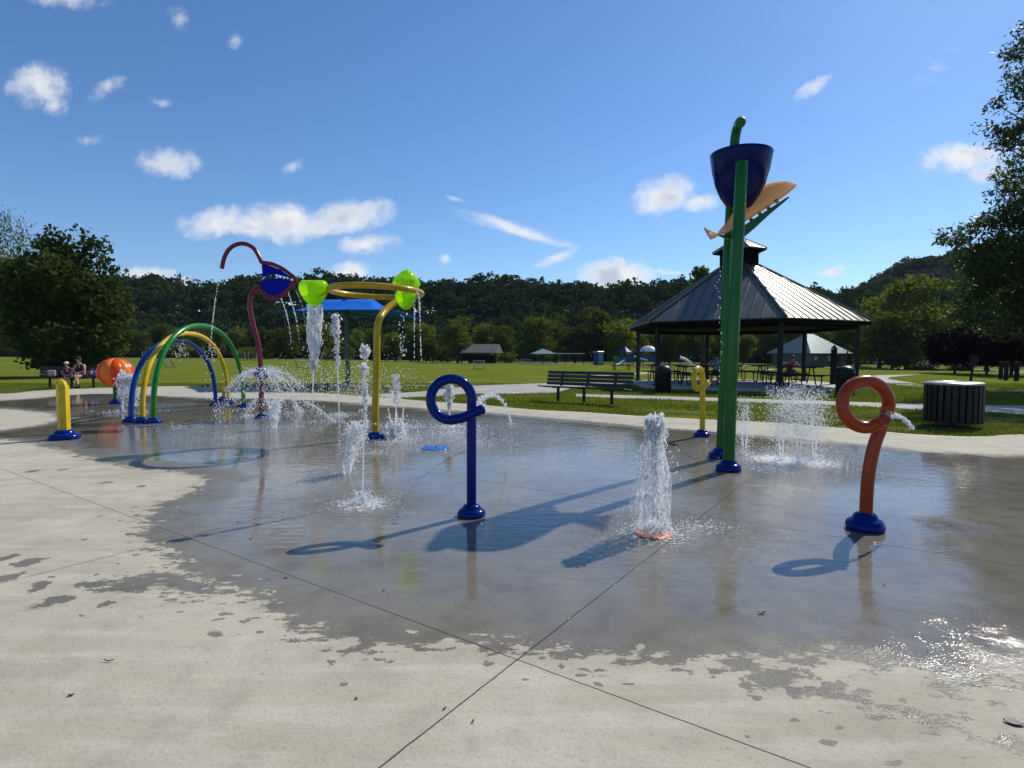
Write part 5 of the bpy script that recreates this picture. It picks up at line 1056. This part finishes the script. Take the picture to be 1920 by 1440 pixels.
# lacy strands falling round the core
for j in range(26):
    a = rng.uniform(0, 6.283); R0 = rng.uniform(.05, .085); R1 = R0 + rng.uniform(.015, .05); pts = []
    z0 = rng.uniform(.45, .98); z1 = max(0.01, z0 - rng.uniform(.3, .8)); f_ = rng.uniform(5, 9)
    for i in range(26):
        s = i / 25; zz_ = z0 + (z1 - z0) * s; q = (R0 + (R1 - R0) * s) * (1 + .15 * math.sin(f_ * s * 3 + j)); aa = a + .35 * math.sin(s * f_ + j); pts.append(p + Vector((q * math.cos(aa), q * math.sin(aa), zz_ * H)))
    mb = MB(); mb.tube(pts, [max(.0012, .0032 * rng.uniform(.4, 1.7)) for _ in pts], 5); w.mbadd(mb)
for sgn, a in ((-1, 2.9), (1, -.1), (-1, 3.4)):
    pts = [p + Vector(((.05 + .055 * math.sin(min(1, s * 1.15) * math.pi * .55) + .012 * math.sin(s * 17 + a)) * math.cos(a), .05 * math.sin(a), H * (.97 - .93 * s))) for s in np.linspace(0, 1, 40)]
    mb = MB(); mb.tube(pts, [.0045 * rng.uniform(.5, 1.5) for _ in pts], 6); w.mbadd(mb)
w.add(fountain_drops(p + Vector((0, 0, H * .5)), 2., .35, 500, .0045)); w.add(fountain_drops(p, 1.2, .5, 700, .004)); w.flush('jet')
mb = MB(); prof = []; 
mb.lathe((0, 0, 0), [(.02, H * 1.0), (.05, H * .97), (.062, H * .88), (.075, H * .75), (.088, H * .6), (.1, H * .42), (.112, H * .25), (.12, H * .1), (.13, .01)], 40, fn=lambda a, z: 1 + .16 * math.sin(2 * a + 6 * z) + .1 * math.sin(3 * a - 11 * z) + .05 * math.sin(5 * a + 23 * z))
mb.v = [(q[0] + p.x - (.04 if (q[0] < 0 and q[2] < H * .62) else 0) * math.sin(q[2] / H * 5), q[1] + p.y, q[2]) for q in mb.v]; mb.build('water_film', M['film'], w.root, 80)
w.add(splash_ring(p, .42, 900, .0045, .03)); w.add(splash_ring((p.x + .3, p.y + .1, 0), .45, 700, .0045, .03)); w.flush('splash')
# 2 thin jet in front of the fan
p = G(680, 944); Y0 = p.y; w = W('water_jet', p, 'thin straight jet left of the blue loop with spray ring at its foot', group='thin ground jets')
w.mbadd(stream([p, A(681, 880, Y0), A(683, 800, Y0)], .0065, .005, .2, 7, 40)); P = np.array([tuple(A(684 + rng.normal(0, 3.2), y, Y0)) for y in rng.uniform(690, 830, 260)]); w.add(drops(P, .0055 * rng.uniform(.4, 1.7, 260)))
w.add(foamblob(A(684, 658, Y0), .035, .05, .009, 90)); w.add(foamblob(A(681, 690, Y0), .03, .03, .009, 60)); w.add(foamblob(A(684, 740, Y0), .02, .12, .006, 90)); w.flush('jet')
w.add(splash_ring(p, .42, 900, .0045, .05)); w.add(splash_ring((p.x + .1, p.y, 0), .25, 600, .0045, .06)); w.add(fountain_drops(p, 1.5, .3, 420, .005)); w.flush('splash')
# fans: flat sheets widening upward
def fan(px0, py0, pxt, pyt, w0, w1, lb, nd_=700, lean=0.):
    p = G(px0, py0); Y0 = p.y; w = W('water_fan', p, lb, 'water fan', 'fan shaped sheets of water'); tp_ = A(pxt, pyt, Y0); vs = []; n1_, n2_ = 24, 12; ph = rng.uniform(0, 6)
    for i in range(n1_ + 1):
        s = i / n1_
        for j in range(n2_ + 1):
            t_ = j / n2_ * 2 - 1; ww = (w0 + (w1 - w0) * s ** .8) / FP * Y0; q = p.lerp(tp_, s); vs.append(q + Vector((t_ * ww * (1 + .08 * math.sin(s * 14 + ph)), .02 * math.sin(t_ * 3 + s * 9 + ph) + .03 * (1 - t_ * t_), .02 * math.sin(t_ * 5 + s * 3))))
    mb = MB(); mb.add(vs, [(i * (n2_ + 1) + j, i * (n2_ + 1) + j + 1, (i + 1) * (n2_ + 1) + j + 1, (i + 1) * (n2_ + 1) + j) for i in range(n1_) for j in range(n2_)]); mb.build('sheet', M['blade'], w.root, 80)
    for sg in (-1, 1):
        e_ = [p.lerp(tp_, s) + Vector((sg * (w0 + (w1 - w0) * s ** .8) / FP * Y0, 0, 0)) for s in (0, .3, .6, .9)]; w.mbadd(stream(e_, .004, .008, .5, 6, 24))
    ww = w1 / FP * Y0; n = nd_; s = rng.beta(2.2, 1.2, n); P = np.array([tuple(p.lerp(tp_, q)) for q in s * 1.12]); P[:, 0] += rng.normal(0, 1, n) * (w0 + (w1 * 1.15 - w0) * s) / FP * Y0 * .75; P[:, 1] += rng.normal(0, .05, n)
    w.add(drops(P, .0075 * rng.uniform(.35, 1.5, n) * Y0 / 6.)); w.flush('jet'); w.add(splash_ring(p, .35, 350, .006, .04)); w.flush('splash')
fan(649, 888, 668, 800, 7, 15, 'white fan of water leaning right, left of the thin jet', 900)
fan(514, 805, 514, 752, 4, 11, 'clear narrow fan of water beside the maroon stem', 250)
# extra loose spray right of the leaning fan
p = G(745, 822); w = W('water_jet', p, 'low spiky splash just right of the yellow ring post'); Y0 = p.y
for tx, ty, x0 in ((728, 765, 738), (742, 748, 742), (757, 762, 748), (738, 790, 736), (750, 785, 750)): w.mbadd(stream([A(x0, 820, Y0), A((x0 + tx) / 2 + 1, 800, Y0), A(tx, ty, Y0)], .022, .006, .6, 7, 26))
w.add(foamblob(A(742, 812, Y0), .13, .15, .013, 260)); w.add(fountain_drops(p, 2.6, .45, 420, .009)); w.flush('jet'); w.add(splash_ring(p, .7, 500, .008, .05)); w.flush('splash')
# 5 tall thin jet before the canopy
def tall(px, py, top, lb, r=.012, n=260, blob=True, lean=0, sprd=2.2, ringr=.4):
    p = G(px, py); Y0 = p.y; w = W('water_jet', p, lb, group='thin ground jets'); mid = (py + top) / 2; w.mbadd(stream([p, A(px + lean * .3, mid + 30, Y0), A(px + lean * .6, mid, Y0)], r, r * .7, .3, 7, 30))
    yy_ = rng.uniform(top + 8, mid + 10, n); P = np.array([tuple(A(px + lean * (py - y) / (py - top) + rng.normal(0, sprd), y, Y0)) for y in yy_]); w.add(drops(P, .0012 * Y0 * rng.uniform(.4, 1.5, n)))
    if blob: w.add(foamblob(A(px + lean, top + 10, Y0), .0065 * Y0, .014 * Y0, .0014 * Y0, 150)); w.add(foamblob(A(px + lean - 2, top + 24, Y0), .009 * Y0, .012 * Y0, .0012 * Y0, 110))
    w.flush('jet'); w.add(splash_ring(p, ringr, 380, .0011 * Y0, .05)); w.flush('splash')
tall(636, 779, 594, 'tall thin jet with foaming tip in front of the blue canopy', lean=-6)
tall(843, 800, 718, 'slim jet seen through the opening of the blue loop', r=.02, n=200, sprd=2., ringr=.6)
tall(230, 773, 702, 'upright jet striking the orange ball from below', r=.028, n=120, sprd=3., ringr=.6)
tall(742, 800, 694, 'faint broken jet right of the ring post', r=.006, n=200, blob=False, sprd=4)
tall(905, 870, 790, 'faint', r=.004, n=20, blob=False) if False else None
# dome of water off the ball
p = G(238, 775); Y0 = p.y; w = W('falling_water', p, 'curtain of drops falling from the right side of the orange ball', 'falling water')
n = 1500; u = rng.random(n); t_ = rng.random(n) * .42; ang = rng.uniform(-1.2, 1.2, n); o_ = np.array(A(235, 703, Y0)); P = o_ + np.stack([(.1 + 1.1 * u) * t_ * 1. * np.cos(ang) - .05, .3 * np.sin(ang) * t_, -4.9 * t_ ** 2 * 1.0 + .4 * t_], -1); P = P[P[:, 2] > 0.02]; w.add(drops(P, .011 * rng.uniform(.4, 1.5, len(P)), stretch=np.array([0, 0, .02])))
w.add(foamblob(A(237, 708, Y0), .16, .09, .016, 260)); w.add(drops(np.array([tuple(A(205 + rng.normal(0, 3) + 8 * math.sin(y / 14), y, 16.)) for y in rng.uniform(678, 722, 60)]), .012)); w.flush('drops')
# water pouring from the left lime cup
Yr = G(704, 821).y; tp_ = A(589, 572, Yr); p = Vector((tp_.x, tp_.y, 0)); w = W('falling_water', p, 'wide tapering sheet of water pouring from the left lime cup', 'falling water')
vs = []; n1_, n2_ = 40, 22
for i in range(n1_ + 1):
    s = i / n1_; wd_ = np.interp(s, [0, .25, .55, .9, 1], [14.5, 14, 12.5, 5.5, 4]) / FP * Yr; c_ = A(590 - 1 * s, 570 + 122 * s, Yr)
    for j in range(n2_): a = j / n2_ * 2 * math.pi; k_ = 1 + .12 * math.sin(3 * a + s * 9) + .06 * math.sin(7 * a - s * 25); vs.append(c_ + Vector((wd_ * k_ * math.cos(a), wd_ * k_ * .5 * math.sin(a), 0)))
mb = MB(); mb.add(vs, [(i * n2_ + j, i * n2_ + (j + 1) % n2_, (i + 1) * n2_ + (j + 1) % n2_, (i + 1) * n2_ + j) for i in range(n1_) for j in range(n2_)]); mb.build('water_film', M['sheet'], w.root, 80)
for e_ in range(9):
    a = rng.uniform(0, 6.28); pts = [vs[i * n2_ + int((a / 6.283 * n2_ + 1.2 * math.sin(i * .2 + e_)) % n2_)] for i in range(0, n1_ + 1, 2)]; mb = MB(); mb.tube(pts, [.007 * rng.uniform(.4, 1.5) for _ in pts], 5); w.mbadd(mb)
n = 520; s = rng.random(n) ** .6; P = np.array([tuple(A(589.5 + rng.normal(0, 1) * np.interp(q, [0, .5, 1], [8, 7, 3]), 580 + 115 * q, Yr)) for q in s]); w.add(drops(P, .009 * rng.uniform(.4, 1.6, n), stretch=np.array([0, 0, .012])))
w.mbadd(stream([A(588, 688, Yr), A(587, 715, Yr), A(587, 765, Yr)], .011, .006, .35, 6, 30)); w.flush('drops')
def drip(lb, pts, Y, n, s, jit=.6, name='dripping_water', extra=None):
    a = A(*pts[0], Y); w = W(name, (a.x, Y, 0), lb, 'dripping water'); seg = [Vector((x, y, 0)) for x, y in pts]; sp_ = spline(seg, 12); m_ = len(sp_); P = []
    for i in range(n): q = sp_[min(m_ - 1, int(m_ * i / n))]; P.append(tuple(A(q.x + rng.normal(0, jit), q.y + rng.normal(0, 1.5), Y)))
    w.add(drops(P, s * rng.uniform(.5, 1.3, n), stretch=np.array([0, 0, s * 1.5])))
    if extra: w.mbadd(stream([A(x, y, Y) for x, y in extra], s * .7, s * .5, .4, 5, 20))
    w.flush('drops')
Yf = G(490, 785).y
drip('thin line of drops falling from the tip of the maroon tendril', [(414, 510), (406, 550), (399, 610), (393, 655)], Yf, 60, .009, .5, extra=[(404, 556), (400, 590), (396, 620)])
drip('leftmost of three drip lines under the blue petal', [(527, 559), (536, 585), (541, 606), (546, 640)], Yf, 50, .009, .5, extra=[(527, 559), (534, 580), (541, 606)])
drip('middle of three drip lines under the blue petal', [(540, 546), (549, 575), (556, 600), (561, 640)], Yf, 50, .009, .5, extra=[(540, 546), (548, 572), (555, 598)])
drip('rightmost, faint drip line under the blue petal', [(555, 545), (562, 560), (568, 580), (574, 615)], Yf, 36, .007, .5)
drip('drop line falling from the right lime cup beside the ring', [(782, 545), (787, 570), (788, 620), (790, 672)], Yr - .3, 46, .011, .4, extra=[(781, 543), (785, 560), (787, 595)])
drip('drop line falling left of the ring right end', [(777, 560), (777, 600), (777, 668)], Yr, 40, .009, .5)
drip('loose drops falling under the small lower lime cup', [(757, 585), (752, 640), (757, 668)], Yr + .2, 30, .011, 3.5)
drip('sparse drops falling left of the green bucket poles', [(1349, 512), (1347, 560), (1352, 640), (1350, 720)], 6.7, 26, .006, 2.2)
# arcs from the loops
def arc(lb, pts, Y, dY, n, s, foot=None):
    p = G(*foot) if foot else Vector((A(*pts[-1], Y).x, Y, 0)); w = W('water_arc', p, lb, 'water arc', 'arcs of water from the loop nozzles'); sp_ = spline([A(x, y, Y + dY * i / (len(pts) - 1)) for i, (x, y) in enumerate(pts)], 14); m_ = len(sp_); i_ = rng.integers(0, m_, n)
    P = np.array([tuple(sp_[i]) for i in i_]) + rng.normal(0, 1, (n, 3)) * (s * (2.2 - 1.4 * i_ / m_))[:, None]; w.add(drops(P, s * rng.uniform(.4, 1.4, n)))
    w.mbadd(stream([sp_[int((m_ - 1) * q)] for q in (.45, .6, .8, 1)], s * .9, s * .6, .5, 6, 24)); w.flush('arc')
    if foot: w.add(splash_ring(p, .15, 120, s * .7, .02)); w.flush('splash')
arc('arc of water thrown from the end of the blue loop', [(905, 764), (900, 752), (912, 743), (930, 742), (946, 758), (954, 778), (959, 794)], 5., 5.2 - 0, 420, .0085, foot=(959, 795))
arc('short arc of water from the orange loop, drifting right', [(1664, 784), (1674, 778), (1688, 782), (1702, 792), (1712, 804)], 4.1, .3, 260, .006)
# spray umbrella round the maroon stem
p = G(490, 785); Y0 = p.y; w = W('water_spray', p, 'umbrella of spray bursting from the ball on the maroon stem', 'water spray'); o_ = np.array(A(490, 702, Y0))
for az in np.linspace(0, 2 * math.pi, 15)[:-1] + .2:
    vh = rng.uniform(1.5, 2.5); vz = rng.uniform(.6, 1.4); T = (vz + math.sqrt(vz * vz + 19.6 * o_[2])) / 9.8; tt = np.linspace(.02, T, 16); P = o_[None] + np.stack([math.cos(az) * vh * tt, math.sin(az) * vh * tt, vz * tt - 4.9 * tt ** 2], -1); P[:, 2] = np.maximum(P[:, 2], .01)
    if rng.random() < .75: w.mbadd(stream([Vector(q) for q in P[2:11:2]], .006, .007, .5, 5, 26))
    tt = rng.random(150) * T; P = o_[None] + np.stack([math.cos(az) * vh * tt, math.sin(az) * vh * tt, vz * tt - 4.9 * tt ** 2], -1) + rng.normal(0, .045, (150, 3)) * (tt / T)[:, None] * 1.6; P = P[P[:, 2] > .01]; w.add(drops(P, .0085 * rng.uniform(.4, 1.5, len(P))))
n = 2600; a = rng.uniform(0, 6.283, n); vh = rng.uniform(.3, 2.4, n); vz = rng.uniform(.2, 1.9, n); tt = rng.random(n) * .45; P = o_ + np.stack([np.cos(a) * vh * tt, np.sin(a) * vh * tt, vz * tt - 4.9 * tt ** 2], -1); P[:, 0] += .12; w.add(drops(P[P[:, 2] > .01], .0065 * rng.uniform(.3, 1.5, (P[:, 2] > .01).sum()))); w.flush('spray')
w.add(splash_ring(p, 1.1, 800, .008, .05)); w.flush('splash')
# flat streams crossing the pad near the stem
def lance(lb, a, b, n=200):
    pa, pb = A(*a), G(*b); w = W('water_arc', pb, lb, 'water arc', 'low slanting streams near the maroon stem'); w.mbadd(stream([pa, pa.lerp(pb, .5) + Vector((0, 0, .06)), pb], .012, .009, .4, 6, 30)); i_ = rng.random(n); P = np.array([tuple(pa.lerp(pb, q)) for q in i_]) + rng.normal(0, .045, (n, 3)); P[:, 2] = np.maximum(P[:, 2], .01)
    w.add(drops(P, .009 * rng.uniform(.3, 1.4, n))); w.add(splash_ring(pb, .3, 160, .009, .03)); w.flush('stream')
lance('slanting stream landing right of the maroon stem', (548, 748, 12.4), (563, 773)); lance('long thin stream landing right near the tall jet', (568, 752, 12.), (624, 789), 120); lance('stream landing left beside the green arch foot', (480, 748, 12.6), (460, 780), 160)
lance('faint stream fading towards the left front', (455, 792, 11.4), (408, 826), 240) if False else None
# mist drifting over the lawn behind the ring post
p = G(650, 770); w = W('water_spray', p, 'loose cloud of fine drops hanging behind the ring post', 'water spray'); n = 2600; x = rng.normal(640, 75, n); y = 745 - np.abs(rng.normal(0, 34, n)); Yd_ = rng.uniform(9.5, 14, n); P = np.array([tuple(A(a, b_, c_)) for a, b_, c_ in zip(x, y, Yd_)]); w.add(drops(P, .0065 * rng.uniform(.3, 1.4, n))); w.flush('drops')
p = G(820, 830); w = W('water_splash', p, 'broad field of splashing foam around the blue grate', 'water splash'); 
for (x, y, r_, n) in ((740, 828, .8, 900), (850, 812, 1.1, 1500), (890, 830, .7, 900), (700, 850, .5, 350), (780, 800, .8, 500), (430, 822, 1., 500), (340, 800, .9, 400), (560, 800, .9, 350), (590, 790, .6, 200)): w.add(splash_ring(G(x, y), r_, n, .0075, .035, .05))
w.flush('splash')
# cluster of jets on the right
for i, (x, y, tp_, lb, k_) in enumerate([(1396, 852, 742, 'leftmost jet of the right-hand cluster, just beside the green pole', 800), (1465, 862, 722, 'tall bursting jet in the middle of the right-hand cluster', 1500), (1498, 868, 716, 'tallest bursting jet of the right-hand cluster', 1700), (1527, 860, 728, 'rightmost bursting jet of the right-hand cluster', 1300)]):
    p = G(x, y); Y0 = p.y; w = W('water_jet', p, lb, group='jets bursting on the right of the green poles'); 
    for dx_ in (-4, 4): w.mbadd(stream([A(x + dx_ * .4, y, Y0), A(x + dx_, (y + 790) / 2, Y0), A(x + dx_ * 1.3, 792, Y0)], .009, .007, .45, 6, 24))
    n = k_; yy_ = np.concatenate([tp_ + (845 - tp_) * rng.beta(1.6, 2., n), rng.uniform(tp_ + 30, 865, n // 3)]); n = len(yy_); P = np.array([tuple(A(x + rng.normal(0, 17 if i else 9), q, Y0 + rng.normal(0, .15))) for q in yy_]); st_ = rng.normal(0, .004, (n, 3)); st_[:, 2] += .006; w.add(drops(P, .0036 * rng.uniform(.35, 1.6, n), stretch=st_)); w.flush('jet')
    w.add(splash_ring(p, .75 if i else .4, 1500 if i else 500, .0055, .08, .05)); w.flush('splash')
# drops shed by the arches
for (x, y, n, sx_2, lb) in ((334, 655, 60, 9, 'drops shed inside the low blue arch top'), (396, 662, 46, 7, 'drops shed from the shoulder of the yellow arch')):
    q = A(x, y, 13); w = W('dripping_water', (q.x, 13, 0), lb, 'dripping water'); w.add(drops([tuple(A(x + rng.normal(0, sx_2), y + rng.normal(0, 9), 13)) for _ in range(n)], .011)); w.add(drops([tuple(A(x + 52 * (x < 350) + rng.normal(0, 1), yy_, 13)) for yy_ in (700, 712, 724, 736, 748)], .014)); w.flush('drops')

# fallen leaves and bits
for i, (x, y, s, a, lb) in enumerate([(708, 1016, .052, .2, 'curled dark leaf lying in the shadow of the blue loop'), (1429, 1151, .034, .1, 'brown leaf on the wet pad right of centre'), (720, 1108, .016, 1.2, 'tiny dark leaf on the wet pad below the loop shadow'), (470, 1011, .022, .1, 'reddish leaf left of the loop shadow'), (133, 1305, .02, .4, 'small dark leaf on the dry concrete at far left'),
                                     (668, 1311, .014, -.5, 'small leaf on the dry concrete left of the joint'), (834, 1330, .014, .9, 'leaf beside the oblique joint, upper one'), (887, 1354, .013, 1.2, 'leaf beside the oblique joint, lower one'), (1658, 1097, .018, .3, 'small leaf right of the orange loop shadow'), (1740, 1221, .02, 1., 'twig on the glittering wet patch'), (536, 1084, .022, .05, 'flat dark leaf on the long joint'), (1902, 1358, .05, -.4, 'dark wet leaf at the right edge near the bottom'), (446, 979, .02, .1, 'pale leaf on the wet pad at left'), (203, 1241, .035, .05, 'thin curved straw on the dry concrete'), (975, 1066, .012, .6, 'tiny leaf right of the bucket shadow')]):
    p = G(x, y); mb = MB(); n = 10; s *= .6; L_ = s; thin = .08 if 'straw' in lb or 'twig' in lb else .42; top = []; vs = []
    for k in range(n + 1):
        u = k / n * 2 - 1; w_ = L_ * thin * (1 - u * u) ** .7; zc = .004 + .35 * L_ * (u * u) * (.6 + .4 * math.sin(i)); bend = .2 * L_ * u * u
        for t_ in (-1, 0, 1): xx = u * L_; yy2 = t_ * w_ + bend; vs.append((p.x + xx * math.cos(a) - yy2 * math.sin(a), p.y + xx * math.sin(a) + yy2 * math.cos(a), zc + abs(t_) * L_ * .12))
    mb.add(vs, [(3 * k + j, 3 * k + 3 + j, 3 * k + 4 + j, 3 * k + 1 + j) for k in range(n) for j in (0, 1)]); o = mb.build('fallen_leaf', M['deadleaf'], None, 60, base=tuple(p)); s_ = o.modifiers.new('thickness', 'SOLIDIFY'); s_.thickness = .0012
    tag(o, lb, 'leaf', 'fallen leaves on the pad')

# ================================================================ people
def skin_body(name, J, Eg, m, parent, root_i=0, sub=2):
    me = bpy.data.meshes.new(name); me.from_pydata([j[:3] for j in J], Eg, []); o = bpy.data.objects.new(name, me); col.objects.link(o)
    sk_ = o.modifiers.new('skin', 'SKIN'); sk_.use_smooth_shade = True; lay = me.skin_vertices[0].data if me.skin_vertices else None
    if lay is None:
        bpy.context.view_layer.objects.active = o; o.select_set(True); bpy.context.view_layer.update(); lay = me.skin_vertices[0].data
    for i, j in enumerate(J): lay[i].radius = (j[3], j[4] if len(j) > 4 else j[3]); lay[i].use_root = i == root_i
    ss_ = o.modifiers.new('sub', 'SUBSURF'); ss_.levels = sub; ss_.render_levels = sub
    dg = bpy.context.evaluated_depsgraph_get(); m2 = bpy.data.meshes.new_from_object(o.evaluated_get(dg)); bpy.data.objects.remove(o)
    m2.materials.clear(); m2.materials.append(m); m2.polygons.foreach_set('use_smooth', [True] * len(m2.polygons)); o = bpy.data.objects.new(name, m2); col.objects.link(o); o.parent = parent; return o
def person(loc, rz, sc_, lb, shirt, shorts, hat, hatm, crossed=False, lean=.12, arms='lap', shoes='black', backless=True):
    """seated, facing local -y; seat surface at z=.45"""
    root = thing('person', loc, lb, 'person'); root.rotation_euler.z = rz; root.scale = (sc_,) * 3
    J = []; Eg = []
    def j(x, y, z, r, r2=None, p_=None): J.append((x, y, z, r, r2 or r)); (Eg.append((p_, len(J) - 1)) if p_ is not None else None); return len(J) - 1
    pel = j(0, 0, .56, .135, .11); sp_ = j(0, -.02 - lean * .3, .74, .12, .095, pel); ch = j(0, -.03 - lean * .6, .93, .14, .1, sp_); nk = j(0, -.04 - lean, 1.06, .055, .055, ch); nk2 = j(0, -.06 - lean * 1.1, 1.11, .052, .055, nk)
    h1 = j(0, -.085 - lean * 1.2, 1.17, .075, .085, nk2); h2 = j(0, -.075 - lean * 1.3, 1.25, .082, .098, h1); h3 = j(0, -.065 - lean * 1.3, 1.315, .05, .06, h2)
    for s in (-1, 1):
        sh = j(s * .165, -.03 - lean * .8, 1.0, .055, .055, ch)
        if arms == 'lap': el = j(s * .24, -.1 - lean, .77, .04, .04, sh); wr = j(s * .07, -.33, .665, .027, .027, el); pm = j(s * .03, -.385, .65, .032, .018, wr); d = (-s * .55, -.8, -.1)
        else: el = j(s * .26, -.2 - lean, .82, .04, .04, sh); wr = j(s * .18, -.42, .8, .027, .027, el); pm = j(s * .15, -.48, .8, .032, .018, wr); d = (-s * .2, -1, 0)
        for k in range(4):
            o_ = (k - 1.5) * .017; q = j(J[pm][0] + d[0] * .04 + o_ * .6, J[pm][1] + d[1] * .04, J[pm][2] + o_ * .5, .0085, .0085, pm); j(J[q][0] + d[0] * (.035 + .006 * (k in (1, 2))), J[q][1] + d[1] * .035, J[q][2] - .02, .0075, .0075, q)
        q = j(J[pm][0] + s * .015, J[pm][1] + .0, J[pm][2] + .028, .0095, .0095, pm); j(J[q][0] - s * .01, J[q][1] - .03, J[q][2] + .01, .008, .008, q)
        hp = j(s * .09, -.04, .53, .092, .088, pel); kx = s * (.11 if not crossed else .05); kn = j(kx, -.44, .52 + (.06 if crossed and s < 0 else 0), .06, .06, hp)
        if crossed and s < 0: an = j(.13, -.52, .22, .036, .036, kn); ft = j(.16, -.6, .17, .035, .03, an); j(.18, -.68, .14, .028, .02, ft)
        else: an = j(kx + s * .01, -.42, .1, .036, .036, kn); ft = j(kx + s * .015, -.49, .045, .035, .03, an); j(kx + s * .02, -.58, .035, .03, .02, ft)
    skin_body('body', J, Eg, M['skin'], root)
    # face: nose, ears, eyes
    hc = Vector((0, -.08 - lean * 1.27, 1.225)); mb = MB(); mb.tube([hc + Vector((0, -.085, .03)), hc + Vector((0, -.115, -.005)), hc + Vector((0, -.095, -.012))], [.008, .016, .012], 8)
    for s in (-1, 1): mb.lathe(hc + Vector((s * .083, .0, 0)), [(0, -.03), (.014, -.015), (.016, .01), (0, .03)], 8)
    f_ = mb.build('x', M['skin'], None, 60); f_.name = 'face'; f_.parent = root
    mb = MB()
    for s in (-1, 1): mb.lathe(hc + Vector((s * .032, -.088, .02)), [(0, -.009), (.012, 0), (0, .009)], 8)
    mb.box(hc + Vector((0, -.088, -.045)), (.045, .012, .008)); f_ = mb.build('x', M['hair'], None, 60); f_.name = 'eyes_and_mouth'; f_.parent = root
    mb = MB(); mb.lathe(hc + Vector((0, .022, .012)), [(.0, -.1), (.07, -.09), (.092, -.02), (.096, .04), (.08, .085), (.04, .11), (0, .115)], 16, sy=1.02); f_ = mb.build('x', M['hair'], None, 60); f_.name = 'hair'; f_.parent = root
    if hat:
        mb = MB(); mb.lathe(hc + Vector((0, .0, .05)), [(.102, 0), (.1, .04), (.075, .08), (.03, .095), (0, .097)], 18); mb.slabpoly([hc + Vector((.095 * math.cos(a), -.06 - .11 * math.sin(a) * 1., .055)) for a in np.linspace(0, math.pi, 9)], (0, 0, .01)); f_ = mb.build('x', hatm, None, 40); f_.name = 'cap'; f_.parent = root
    # shirt and shorts follow the body
    JJ = [(0, .0, .5, .15, .125), (0, -.02 - lean * .3, .74, .138, .112), (0, -.03 - lean * .6, .93, .152, .113), (0, -.035 - lean * .85, 1.03, .09, .085), (-.15, -.03 - lean * .8, 1.0, .066, .066), (.15, -.03 - lean * .8, 1.0, .066, .066)]; EE = [(0, 1), (1, 2), (2, 3), (2, 4), (2, 5)]
    if not backless: JJ += [(-.215, -.07 - lean * .9, .87, .058), (.215, -.07 - lean * .9, .87, .058)]; EE += [(4, 6), (5, 7)]
    skin_body('shirt', JJ, EE, shirt, root)
    JJ = [(0, 0, .53, .15, .13)]; EE = []
    for s in (-1, 1): JJ += [(s * .09, -.05, .53, .105, .1), (s * (.1 if not crossed else .07), -.3, .54, .088, .085)]; EE += [(0, len(JJ) - 2), (len(JJ) - 2, len(JJ) - 1)]
    skin_body('shorts', JJ, EE, shorts, root)
    for s in (-1, 1):
        kx = s * (.11 if not crossed else .05)
        if crossed and s < 0: c_, d_ = Vector((.16, -.59, .165)), -.3
        else: c_, d_ = Vector((kx + s * .017, -.49, .05)), 0
        mb = MB(); mb.box(c_ + Vector((0, -.0, -.0)), (.095, .27, .085), bev=.035, rx=d_); f_ = mb.build('x', M[shoes], None, 50); f_.name = 'shoe'; f_.parent = root
    return root
BL, br = BENCH; ca, sa = math.cos(br), math.sin(br)
def onb(x, y): return (BL.x + x * ca - y * sa, BL.y + x * sa + y * ca, 0)
xa = A(153, 700, BL.y).x - BL.x; xc = A(131, 700, BL.y).x - BL.x
person(onb(xa, .0), br, .93, 'adult in black sleeveless top and dark cap sitting cross legged on the bench', M['black'], M['maroon_cloth'], True, M['black'], True)
person(onb(xc, -.02), br + .15, .78, 'child in a white cap and plum clothes sitting on the bench', M['maroon_cloth'], M['maroon_cloth'], True, M['white_cloth'], False, .16, shoes='white_cloth', backless=False)
o_ = person((place(1481, 30).x, 30, 0), 1.9, .98, 'person in a red shirt seated beyond the picnic tables, turned left', M['red_cloth'], M['black'], False, None, False, .1, 'out', backless=False)
o_ = person((A(1337, 700, 23.3).x, 22.6, .1), math.pi, 1.0, 'broad person in a blue shirt seated at a pavilion table, seen from behind', M['blue_cloth'], M['black'], False, None, False, .18, 'out', backless=False); o_.scale = (1.25, 1.1, 1.0)
# things lying on the left bench
p = Vector(onb(A(100, 700, BL.y).x - BL.x, 0)); root = thing('bag', (p.x, p.y, .45), 'tan and black shoulder bag standing on the left bench seat', 'bag'); mb = MB(); mb.box(p + Vector((.02, -.04, .6)), (.3, .12, .26), br, bev=.04); mb.build('pocket', M['tan'], root); mb = MB(); mb.box(p + Vector((0, .05, .58)), (.4, .1, .26), br, bev=.04); mb.build('body', M['black'], root)
p = Vector(onb(A(172, 700, BL.y).x - BL.x, 0)); root = thing('bag', (p.x, p.y, .45), 'purple bag with a white patch on the bench right of the adult', 'bag'); mb = MB(); mb.box(p + Vector((0, 0, .58)), (.3, .14, .28), br + .1, bev=.05); mb.build('body', M['purple'], root); mb = MB(); mb.box(p + Vector((0, -.08, .62)), (.09, .03, .1), br, bev=.01); mb.build('patch', M['white_cloth'], root)
bpy.context.view_layer.update()

# ---------------------------------------------------------------- air
mb = MB(); mb.box((0, 200, 60), (1800, 1200, 150)); hz_ = mb.build('haze', None, None, None)
m = bpy.data.materials.new('haze'); m.use_nodes = True; t = m.node_tree; t.nodes.remove(t.nodes['Principled BSDF'])
pv_ = nd(t, 'ShaderNodeVolumePrincipled'); pv_.inputs['Color'].default_value = (.62, .78, 1, 1); pv_.inputs['Density'].default_value = .0001; t.links.new(pv_.outputs[0], t.nodes['Material Output'].inputs['Volume'])
hz_.data.materials.append(m); tag(hz_, kind='stuff')
